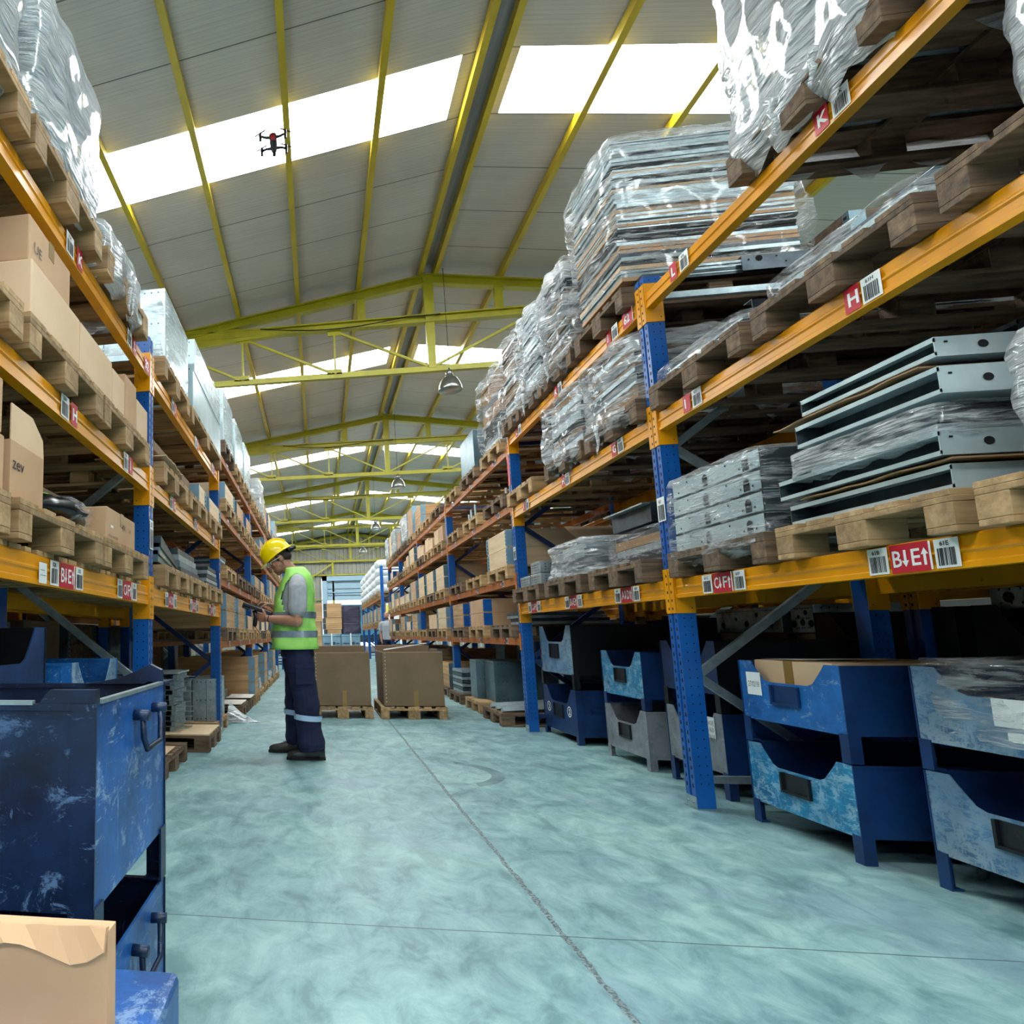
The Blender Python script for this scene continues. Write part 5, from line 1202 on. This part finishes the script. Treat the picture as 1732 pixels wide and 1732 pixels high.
# ------------------------------------------------------------------ drone
t = thing('quadcopter_drone', 'small dark quadcopter drone hovering below the first skylight', 'drone', (-.28, 5.3, 5.60))
dx, dy, dz = -.28, 5.3, 5.60
mb = MB(); mb.rings([[(dx+w*c_, dy+q, dz+h*s_) for c_, s_ in [(math.cos(k*PI/5), math.sin(k*PI/5)) for k in range(10)]] for q, w, h in ((-.105, .02, .016), (-.095, .036, .026), (-.04, .036, .028), (.06, .034, .026), (.1, .026, .02), (.12, .012, .01))]); mb.build('drone_body', 'dev', t, smooth=True)
mb = MB(); mb.box(dx-.02, dx+.02, dy-.115, dy-.075, dz-.034, dz-.012); mb.build('red_light', 'redled', t)
mb = MB(); mb.lathe((dx, dy+.11, dz-.034), [(.004, -.01), (.018, 0), (.018, .018), (.006, .026)], 10); mb.build('camera_gimbal', 'dev', t, smooth=True)
for sx in (-1, 1):
    for sy in (-1, 1):
        mb = MB(); p = (dx+sx*.115, dy+sy*.09, dz+.006); mb.tube([(dx+sx*.02, dy+sy*.065, dz), (dx+sx*.07, dy+sy*.07, dz+.004), p], [.014, .011, .011], 8); mb.tube([(p[0], p[1], dz-.04), (p[0], p[1], dz+.036)], [.013, .016], 8); a = mb.build('arm', 'dev', t)
        mb = MB(); mb.bar((p[0]-.05, p[1]-.03*sx, dz+.038), (p[0]+.05, p[1]+.03*sx, dz+.038), .014, .003); mb.build('propeller', 'dev', a)

# ------------------------------------------------------------------ people
def ell(c, r, axes=None, n=14, m=10):
    """ellipsoid rings; axes = three unit vectors"""
    A = axes or (Vector((1, 0, 0)), Vector((0, 1, 0)), Vector((0, 0, 1))); c = Vector(c); Rg = []
    for i in range(m+1):
        t = -PI/2+PI*i/m; q = max(.03, math.cos(t))
        Rg.append([c+A[0]*r[0]*q*math.cos(2*PI*k/n)+A[1]*r[1]*q*math.sin(2*PI*k/n)+A[2]*r[2]*math.sin(t) for k in range(n)])
    return Rg
def remesh(o, vox, smooth=4):
    a = o.modifiers.new('r', 'REMESH'); a.mode = 'VOXEL'; a.voxel_size = vox; a.use_smooth_shade = True
    b = o.modifiers.new('s', 'SMOOTH'); b.factor = .5; b.iterations = smooth
    return o
def limb(mb, pts, rs, n=14):
    P = [Vector(p) for p in pts]; Q = []; r2 = []
    for i in range(len(P)-1):
        for k in range(4):
            t = k/4; t2 = t*t*(3-2*t) if False else t
            Q.append(P[i].lerp(P[i+1], t)); r2.append(rs[i]+(rs[i+1]-rs[i])*t2)
    Q.append(P[-1]); r2.append(rs[-1]); mb.tube(Q, r2, n)
    for p, r in zip(P, rs): mb.rings(ell(p, (r*.99,)*3, None, 12, 8))
def stack(mb, rings_, n=28, p=2.6):
    """rings_: (z, xc, yc, rx, ry)"""
    Rg = []
    for (z, xc, yc, rx, ry) in rings_:
        r = []
        for k in range(n):
            a = 2*PI*k/n; c, s = math.cos(a), math.sin(a)
            r.append((xc+rx*math.copysign(abs(c)**(2/p), c), yc+ry*math.copysign(abs(s)**(2/p), s), z))
        Rg.append(r)
    mb.rings(Rg)
def make_head(mb, C, F, U, S, s=1., face=True):
    """head about the ear centre C; F forward, U up, S side"""
    P = lambda f, u, w: C+F*f*s+U*u*s+S*w*s
    A = (F, S, U)
    mb.rings(ell(P(-.005, .035, 0), (.097*s, .076*s, .092*s), A))
    mb.rings(ell(P(.03, -.02, 0), (.068*s, .064*s, .085*s), A))
    mb.rings(ell(P(.048, -.065, 0), (.046*s, .046*s, .042*s), A))
    mb.rings(ell(P(.074, -.088, 0), (.022*s, .026*s, .02*s), A, 10, 8))
    mb.tube([P(.088, .025, 0), P(.103, .0, 0), P(.116, -.022, 0), P(.104, -.032, 0)], [.009*s, .010*s, .013*s, .008*s], 8)
    mb.rings(ell(P(.094, -.052, 0), (.012*s, .022*s, .007*s), A, 10, 6)); mb.rings(ell(P(.091, -.064, 0), (.012*s, .020*s, .007*s), A, 10, 6))
    mb.rings(ell(P(.083, .036, .0), (.014*s, .05*s, .010*s), A, 10, 6))
    for w in (-1, 1):
        mb.rings(ell(P(.066, -.012, w*.04), (.022*s, .020*s, .018*s), A, 10, 6))
        mb.rings(ell(P(-.008, -.004, w*.077), (.017*s, .007*s, .03*s), A, 10, 8))
        mb.rings(ell(P(.0, -.016, w*.074), (.010*s, .006*s, .014*s), A, 8, 6))
def hand(mb, W, D, N, T, curl=.5, s=1., sp=.0215):
    """W wrist, D along the palm, N palm normal (fingers curl towards it), T thumb side"""
    D, N, T = D.normalized(), N.normalized(), T.normalized()
    P = W+D*.048*s
    mb.rings(ell(P, (.052*s, .016*s, .041*s), (D, N, T), 12, 8))
    mb.rings(ell(W+D*.02*s, (.04*s, .018*s, .03*s), (D, N, T), 12, 8))
    L = (.073, .08, .074, .06)
    for i in range(4):
        b = W+D*(.085-.004*abs(i-1.3))*s+T*(.031-i*sp)*s; l = L[i]*s; a = 0; p = b-D*.02*s; pts = [p, b]
        for q, f in enumerate((.45, .32, .26)):
            a += curl*(1.15 if q else .8); d = D*math.cos(a)+N*math.sin(a); b = b+d*l*f; pts.append(b)
        mb.tube(pts, [.0098*s, .0096*s, .0088*s, .008*s, .006*s], 8)
        mb.rings(ell(pts[-1], (.0062*s,)*3, None, 8, 6))
    b = W+D*.022*s+T*.03*s; pts = [b-T*.012*s, b+D*.018*s+T*.015*s+N*.006*s, b+D*.045*s+T*.024*s+N*.022*s*(1+curl), b+D*.066*s+T*.018*s+N*.036*s*(1+curl)]
    mb.tube(pts, [.014*s, .0125*s, .0105*s, .007*s], 8); mb.rings(ell(pts[-1], (.0075*s,)*3, None, 8, 6))
V = Vector
W_ = thing('person', 'worker in yellow helmet and green reflective vest reading a handheld scanner', 'person', (-.18, 5.45, 0))
Cc = V((-.318, 5.45, 1.688)); th = math.radians(33)
F_ = V((-math.cos(th), 0, -math.sin(th))); U_ = V((-math.sin(th), 0, math.cos(th))); S_ = V((0, -1, 0))
mb = MB(); make_head(mb, Cc, F_, U_, S_, 1.06)
mb.tube([V((-.16, 5.45, 1.46)), V((-.205, 5.45, 1.56)), V((-.27, 5.45, 1.63)), V((-.29, 5.45, 1.68))], [(.075, .075), (.06, .062), (.056, .06), (.055, .058)], 14)
stack(mb, [(.95, -.2, 5.45, .12, .15), (1.2, -.2, 5.45, .12, .15), (1.4, -.17, 5.45, .1, .18), (1.5, -.17, 5.45, .07, .12)])
# near arm
sh, el_, wr = V((-.165, 5.245, 1.44)), V((-.175, 5.18, 1.135)), V((-.425, 5.27, 1.165))
limb(mb, [sh, sh.lerp(el_, .45), el_, el_.lerp(wr, .3), wr], [.054, .052, .047, .046, .029])
gd = (V((-.535, 5.33, 1.19))-wr).normalized()
hand(mb, wr, gd, V((.1, .75, .25)), V((0.1, -.2, 1)), .62, .98)
# far arm
sh2, el2, wr2 = V((-.165, 5.655, 1.44)), V((-.22, 5.70, 1.14)), V((-.40, 5.54, 1.285))
limb(mb, [sh2, sh2.lerp(el2, .45), el2, el2.lerp(wr2, .3), wr2], [.054, .051, .046, .044, .029])
hand(mb, wr2, V((-.8, -.35, .25)), V((-.3, -.1, -1)), V((-.2, -1, .2)), .5, .98)
# legs inside the trousers
for hp, kn, an in ((V((-.17, 5.36, .9)), V((-.12, 5.36, .5)), V((-.08, 5.36, .08))), (V((-.19, 5.54, .9)), V((-.22, 5.6, .5)), V((-.23, 5.66, .08)))):
    limb(mb, [hp, kn, an], [.085, .055, .038])
remesh(mb.build('body', 'skin', W_), .0048, 3)
# beard shadow, hair, eyes
P = lambda f, u, w: Cc+(F_*f+U_*u+S_*w)*1.06
mb = MB(); mb.rings(ell(P(.045, -.060, 0), (.058, .062, .046), (F_, S_, U_))); mb.rings(ell(P(.02, -.045, 0), (.05, .0700, .04), (F_, S_, U_)))
o = mb.build('beard_stubble', 'stub', W_, smooth=True); remesh(o, .006, 2)
mb = MB(); mb.rings(ell(P(-.022, .040, 0), (.094, .0835, .085), (F_, S_, U_))); mb.rings(ell(P(-.048, -.0, 0), (.06, .073, .055), (F_, S_, U_)))
for w in (-1, 1): mb.rings(ell(P(.018, .012, w*.072), (.01, .012, .03), (F_, S_, U_), 10, 8))
remesh(mb.build('hair', 'hair', W_), .006, 1)
for w in (-1, 1):
    mb = MB(); mb.rings(ell(P(.079, .008, w*.032), (.011, .012, .011), (F_, S_, U_), 12, 8)); mb.build('eye', 'white', W_, smooth=True)
    mb = MB(); mb.rings(ell(P(.088, .026, w*.034), (.006, .019, .004), (F_, S_, U_), 10, 6)); mb.build('eyebrow', 'hair', W_, smooth=True)
# glasses
mb = MB()
for w in (-1, 1):
    mb.tube([P(.10, .018, w*.064), P(.05, .012, w*.078), P(-.012, .008, w*.083)], .0025, 6)
    mb.tube([P(.112, .022, w*.006), P(.108, .024, w*.05), P(.099, .012, w*.066), P(.100, -.008, w*.06), P(.11, -.012, w*.03), P(.114, .0, w*.008), P(.112, .022, w*.006)], .0022, 6)
mb.build('safety_glasses', 'lens', W_, smooth=True)
# helmet
mb = MB(); HC = P(.0, .052, 0); Rg = []; n = 36
for i in range(13):
    t = i/12*PI/2; q = math.cos(t); r = []
    for k in range(n):
        a = 2*PI*k/n; c, s = math.cos(a), math.sin(a)
        f = .138*q*c+(.004 if c > 0 else 0); w = .112*q*s; u = .135*math.sin(t)**.95
        r.append(HC+F_*f+S_*w+U_*u)
    Rg.append(r)
brim = []
for e, du in ((1.0, -.012), (1.06, -.017), (1.065, -.012), (1.0, -.004)):
    r = []
    for k in range(n):
        a = 2*PI*k/n; c, s = math.cos(a), math.sin(a); ex = (.045*max(0, c)**2 if e > 1.03 else 0)
        r.append(HC+F_*(.140*c*e+ex)+S_*(.114*s*e)+U_*(du-.012*max(0, c)))
    brim.append(r)
mb.rings(brim[:1]+brim[1:]+Rg)
for w in (-.028, 0, .028):
    mb.tube([HC+F_*(.139*math.cos(t))+U_*(.137*math.sin(t)**.95)+S_*w*(1-.3*math.sin(t)) for t in [PI*(.12+.76*k/14) for k in range(15)]], .006, 8)
o = mb.build('hard_hat', 'helmet', W_, smooth=True)
mb = MB(); mb.tube([HC+F_*-.10+S_*.07-U_*.03, HC+F_*-.145+S_*.03-U_*.035, HC+F_*-.15-U_*.035, HC+F_*-.145-S_*.03-U_*.035, HC+F_*-.10-S_*.07-U_*.03], .014, 8); mb.rings(ell(HC+F_*-.16-U_*.032, (.02, .02, .02), (F_, S_, U_), 12, 8)); mb.build('hat_ratchet', 'dev', o, smooth=True)
# t-shirt
mb = MB(); stack(mb, [(1.1, -.2, 5.45, .155, .165), (1.25, -.19, 5.45, .148, .172), (1.38, -.185, 5.45, .14, .195), (1.47, -.175, 5.45, .122, .19), (1.54, -.175, 5.45, .096, .14), (1.595, -.19, 5.45, .074, .085)])
for s_, e_ in ((sh, el_), (sh2, el2)):
    d = e_-s_; limb(mb, [s_+V((0, (5.45-s_.y)*.25, .03)), s_+d*.1, s_+d*.66], [.074, .080, .081])
remesh(mb.build('t_shirt', 'tee', W_), .008, 3)
# vest
def wr_(z, a): return .011*math.sin(a*3+z*22)*math.sin(z*17+a)+.006*math.sin(a*7-z*15)
def torso(zs, grow, n=56):
    prof = [(.905, -.205, .193, .213), (.98, -.205, .186, .205), (1.08, -.21, .172, .19), (1.18, -.212, .166, .187), (1.3, -.205, .162, .195), (1.38, -.195, .154, .205), (1.46, -.18, .138, .20), (1.52, -.172, .120, .178), (1.57, -.178, .098, .135), (1.605, -.19, .080, .095)]
    Rg = []
    for z in zs:
        for i in range(len(prof)-1):
            if prof[i][0] <= z <= prof[i+1][0]:
                t = (z-prof[i][0])/(prof[i+1][0]-prof[i][0]); a, b = prof[i], prof[i+1]; q = [a[j]+(b[j]-a[j])*t for j in range(4)]; break
        ring = []
        for k in range(n):
            al = 2*PI*k/n; c, s = math.cos(al), math.sin(al); w = wr_(z, al)*(1 if z < 1.4 else .3)
            ring.append((q[1]+(q[2]+grow+w)*math.copysign(abs(c)**.8, c), 5.45+(q[3]+grow+w)*math.copysign(abs(s)**.8, s), z))
        Rg.append(ring)
    return Rg
mb = MB(); zs = [.905+.70*i/30 for i in range(31)]; zs[-1] = 1.6049
Rg = torso(zs, .004); n = 56; vs = [p for r in Rg for p in r]; fs = []
for i in range(30):
    for k in range(n):
        a = 2*PI*(k+.5)/n; z = (zs[i]+zs[i+1])/2; side = abs(math.sin(a)); front = math.cos(a) < 0
        # armholes: oval openings on both sides
        u = math.cos(a)*.17/.1; v_ = (z-1.365)/.165
        if side > .6 and u*u+v_*v_ < 1: continue
        # neck opening
        if z > 1.5 and abs(math.sin(a))*.16 < .07 and front: continue
        j = (k+1) % n; fs.append((i*n+k, i*n+j, (i+1)*n+j, (i+1)*n+k))
mb.add(vs, fs); o = mb.build('safety_vest', 'vest', W_, smooth=True)
so = o.modifiers.new('t', 'SOLIDIFY'); so.thickness = .005; so.offset = 1
for za, zb in ((1.005, 1.06), (1.165, 1.22)):
    mb = MB(); R2 = torso([za, (za+zb)/2, zb], .0125); mb.rings(R2, 0, False)
    b = mb.build('reflective_band', 'refl', o, smooth=True)
# trousers
mb = MB(); stack(mb, [(.84, -.19, 5.45, .145, .165), (.93, -.19, 5.45, .14, .155), (.98, -.19, 5.45, .125, .145)])
def leg(mb, pts, rs):
    Q = []; r2 = []
    for i in range(len(pts)-1):
        for k in range(7):
            t = k/7; p = V(pts[i]).lerp(V(pts[i+1]), t); r = rs[i]+(rs[i+1]-rs[i])*t
            f = .009*math.sin(p.z*34+i)*math.sin(p.z*11)+.010*noise.noise(V((p.z*16, i, 2))); Q.append(p); r2.append((r+f, r*1.0+f))
    Q.append(V(pts[-1])); r2.append((rs[-1], rs[-1])); mb.tube(Q, r2, 18)
leg(mb, [(-.185, 5.38, .92), (-.160, 5.365, .72), (-.125, 5.355, .5), (-.105, 5.355, .25), (-.085, 5.355, .075)], [.122, .12, .105, .104, .112])
leg(mb, [(-.2, 5.54, .93), (-.2, 5.57, .72), (-.215, 5.61, .5), (-.225, 5.65, .25), (-.22, 5.67, .085)], [.13, .115, .098, .094, .095])
tr = remesh(mb.build('trousers', 'navy', W_), .009, 3)
for c, r in (((-.112, 5.355, .345), .117), ((-.222, 5.635, .355), .105)):
    mb = MB(); mb.tube([(c[0]-.002, c[1], c[2]-.022), (c[0]+.002, c[1], c[2]+.022)], r, 28, cap=False); mb.build('knee_band', 'band', tr, smooth=True)
mb = MB(); mb.box(-.2, -.06, 5.232, 5.24, .62, .77); mb.box(-.205, -.055, 5.229, 5.234, .75, .785); mb.build('cargo_pocket', 'navy', tr, bevel=.008)
def boot(hx, y, toe=-1):
    mb = MB(); Rg = []
    for u, w, h, zb in ((0, .028, .075, .012), (.02, .038, .1, .004), (.07, .042, .125, .002), (.12, .043, .12, .002), (.165, .045, .095, .002), (.22, .05, .075, .002), (.27, .05, .066, .003), (.3, .036, .05, .008), (.312, .014, .03, .015)):
        Rg.append([(hx+toe*u, y+w*math.copysign(abs(math.cos(a))**.8, math.cos(a)), zb+h/2+h/2*math.copysign(abs(math.sin(a))**.8, math.sin(a))) for a in [2*PI*k/16 for k in range(16)]])
    mb.rings(Rg, 0); o = mb.build('boot', 'boot', W_, smooth=True)
    mb = MB(); sl = [(hx+toe*u, w) for u, w in ((-.004, .03), (.05, .043), (.12, .044), (.2, .053), (.27, .053), (.318, .025))]
    mb.prism([(a, y-b) for a, b in sl]+[(a, y+b) for a, b in sl[::-1]], 'z', .001, .022); mb.build('sole', 'hole', o)
    mb = MB()
    for q in range(3): mb.tube([(hx+toe*(.13+q*.03), y-.03, .118-q*.016), (hx+toe*(.12+q*.03), y, .13-q*.017), (hx+toe*(.13+q*.03), y+.03, .118-q*.016)], .0035, 6)
    mb.build('laces', 'refl', o)
boot(.02, 5.355); boot(-.155, 5.67)
# wristband and scanner
mb = MB(); q = wr.lerp(el_, .06); mb.tube([q-(wr-el_).normalized()*.004, q+(wr-el_).normalized()*.004], .032, 16, cap=False); mb.build('wristband', 'dev', W_, smooth=True)
t = thing('barcode_scanner', 'black handheld barcode scanner with pistol grip held by the worker', 'scanner', (-.52, 5.35, 1.2))
A, B = V((-.64, 5.36, 1.300)), V((-.395, 5.355, 1.205)); d = (B-A).normalized(); u = V((0, 0, 1)); u = (u-d*u.dot(d)).normalized()
mb = MB(); mb.bar(A, B, .078, .034, 0, u); mb.bar(A+d*.0-u*.01, A+d*.07-u*.012, .06, .05, 0, u); mb.build('scanner_body', 'dev', t, bevel=.008)
mb = MB(); mb.bar(A+d*.05+u*.019, A+d*.14+u*.019, .06, .003, 0, u); mb.build('screen', 'tealbox', t)
mb = MB()
for i in range(4):
    for j in (-1, 0, 1): mb.bar(A+d*(.16+i*.018)+u*.0185+V((0, j*.018, 0)), A+d*(.17+i*.018)+u*.0185+V((0, j*.018, 0)), .012, .004, 0, u)
mb.build('keypad', 'refl', t)
mb = MB(); G0 = A+d*.11-u*.02; mb.tube([G0, G0+V((.012, 0, -.06)), G0+V((.0, 0, -.125)), G0+V((-.004, 0, -.14))], [.019, .018, .02, .014], 12); mb.build('pistol_grip', 'dev', t, smooth=True)
mb = MB(); mb.tube([G0+V((0, 0, -.14)), G0+V((.05, -.02, -.2)), G0+V((.12, -.03, -.17)), G0+V((.13, -.03, -.06))], .003, 6); mb.build('lanyard', 'dev', t, smooth=True)
mb = MB(); mb.tube([V((-.50, 5.46, 1.33)), V((-.555, 5.42, 1.275))], [.0045, .0025], 6); mb.build('stylus', 'dev', t, smooth=True)

# second man
S2 = thing('person', 'bearded man in a plain grey t-shirt standing far down the aisle', 'person', (2.1, 20.0, 0))
C2 = V((2.10, 20.0, 1.6)); F2, U2, S3 = V((-.25, -.97, -.05)).normalized(), V((0, -.05, 1)), V((1, -.25, 0)).normalized()
mb = MB(); make_head(mb, C2, F2, U2, S3, 1.0)
mb.tube([(2.13, 20.02, 1.38), (2.12, 20.02, 1.47), (2.1, 20.0, 1.56)], [.07, .056, .055], 12)
for s in (-1, 1):
    x = 2.13+s*.2; limb(mb, [(x, 20.02, 1.37), (x+s*.03, 20.03, 1.08), (x+s*.01, 19.97, .83)], [.055, .045, .028]); hand(mb, V((x+s*.01, 19.97, .83)), V((0, -.15, -1)), V((-s, 0, 0)), V((0, -1, 0)), .25, .95)
for s in (-1, 1): limb(mb, [(2.13+s*.09, 20.02, .9), (2.13+s*.1, 20, .5), (2.13+s*.1, 20.02, .08)], [.08, .055, .04])
stack(mb, [(.9, 2.13, 20.02, .15, .1), (1.35, 2.13, 20.02, .17, .1), (1.42, 2.13, 20.02, .1, .07)])
remesh(mb.build('body', 'skin', S2), .009, 2)
P2 = lambda f, u, w: C2+F2*f+U2*u+S3*w
mb = MB(); mb.rings(ell(P2(-.02, .05, 0), (.09, .082, .075), (F2, S3, U2))); mb.build('hair', 'hair', S2, smooth=True)
mb = MB(); mb.rings(ell(P2(.046, -.07, 0), (.052, .055, .038), (F2, S3, U2))); mb.build('beard', 'hair', S2, smooth=True)
mb = MB(); stack(mb, [(.86, 2.13, 20.02, .175, .12), (1.1, 2.13, 20.02, .17, .115), (1.3, 2.13, 20.02, .2, .12), (1.4, 2.13, 20.02, .17, .1), (1.45, 2.13, 20.02, .08, .07)])
for s in (-1, 1): limb(mb, [(2.13+s*.15, 20.02, 1.37), (2.13+s*.21, 20.02, 1.34), (2.13+s*.225, 20.03, 1.17)], [.07, .072, .068])
remesh(mb.build('t_shirt', 'tee', S2), .012, 2)
mb = MB(); stack(mb, [(.8, 2.13, 20.02, .17, .115), (.92, 2.13, 20.02, .165, .11)])
for s in (-1, 1): limb(mb, [(2.13+s*.09, 20.02, .85), (2.13+s*.1, 20, .5), (2.13+s*.1, 20.02, .09)], [.1, .08, .075])
remesh(mb.build('trousers', 'navy', S2), .014, 2)
for s in (-1, 1): mb = MB(); mb.rings(ell((2.13+s*.1, 19.95, .05), (.045, .13, .048))); mb.build('shoe', 'boot', S2, smooth=True)

#CAM
# ------------------------------------------------------------------ camera, light, output
f, cx, cy = 1049.928570624508, 377.87333821533116, 944.0564054105064
pa, ra, ya_ = 0.1255937090865824, 0.012300843190009578, 0.1501801276332733
Mx = Matrix.Rotation(ya_, 3, 'Z') @ Matrix.Rotation(pa, 3, 'X') @ Matrix.Rotation(ra, 3, 'Y')
r_, f_, u_ = Mx.col[0], Mx.col[1], Mx.col[2]
cam = bpy.data.cameras.new('camera'); co = bpy.data.objects.new('camera', cam); col.objects.link(co)
mw = Matrix(((r_[0], u_[0], -f_[0], 0), (r_[1], u_[1], -f_[1], 0), (r_[2], u_[2], -f_[2], 1.02), (0, 0, 0, 1)))
co.matrix_world = mw; cam.sensor_width = 36; cam.lens = 36*f/1732; cam.shift_x = (866-cx)/1732; cam.shift_y = (cy-866)/1732
cam.clip_start = .05; cam.clip_end = 300; sc.camera = co
w = bpy.data.worlds.new('sky'); sc.world = w; w.use_nodes = True
bg = w.node_tree.nodes['Background']; bg.inputs[0].default_value = (.82, .92, 1, 1); bg.inputs[1].default_value = 1.5
sc.view_settings.view_transform = 'Standard'; sc.view_settings.look = 'None'; sc.view_settings.exposure = EXPO; sc.view_settings.gamma = 1
sc.view_settings.use_curve_mapping = False
sc.cycles.use_adaptive_sampling = True; sc.cycles.adaptive_threshold = .04; sc.cycles.adaptive_min_samples = 12
sc.cycles.max_bounces = 6; sc.cycles.diffuse_bounces = 4; sc.cycles.glossy_bounces = 3; sc.cycles.transparent_max_bounces = 8; sc.cycles.transmission_bounces = 2
sc.cycles.use_denoising = True; sc.cycles.sample_clamp_indirect = 8; sc.cycles.caustics_reflective = False; sc.cycles.caustics_refractive = False
for o in bpy.data.objects:
    if '_o' in o: del o['_o']
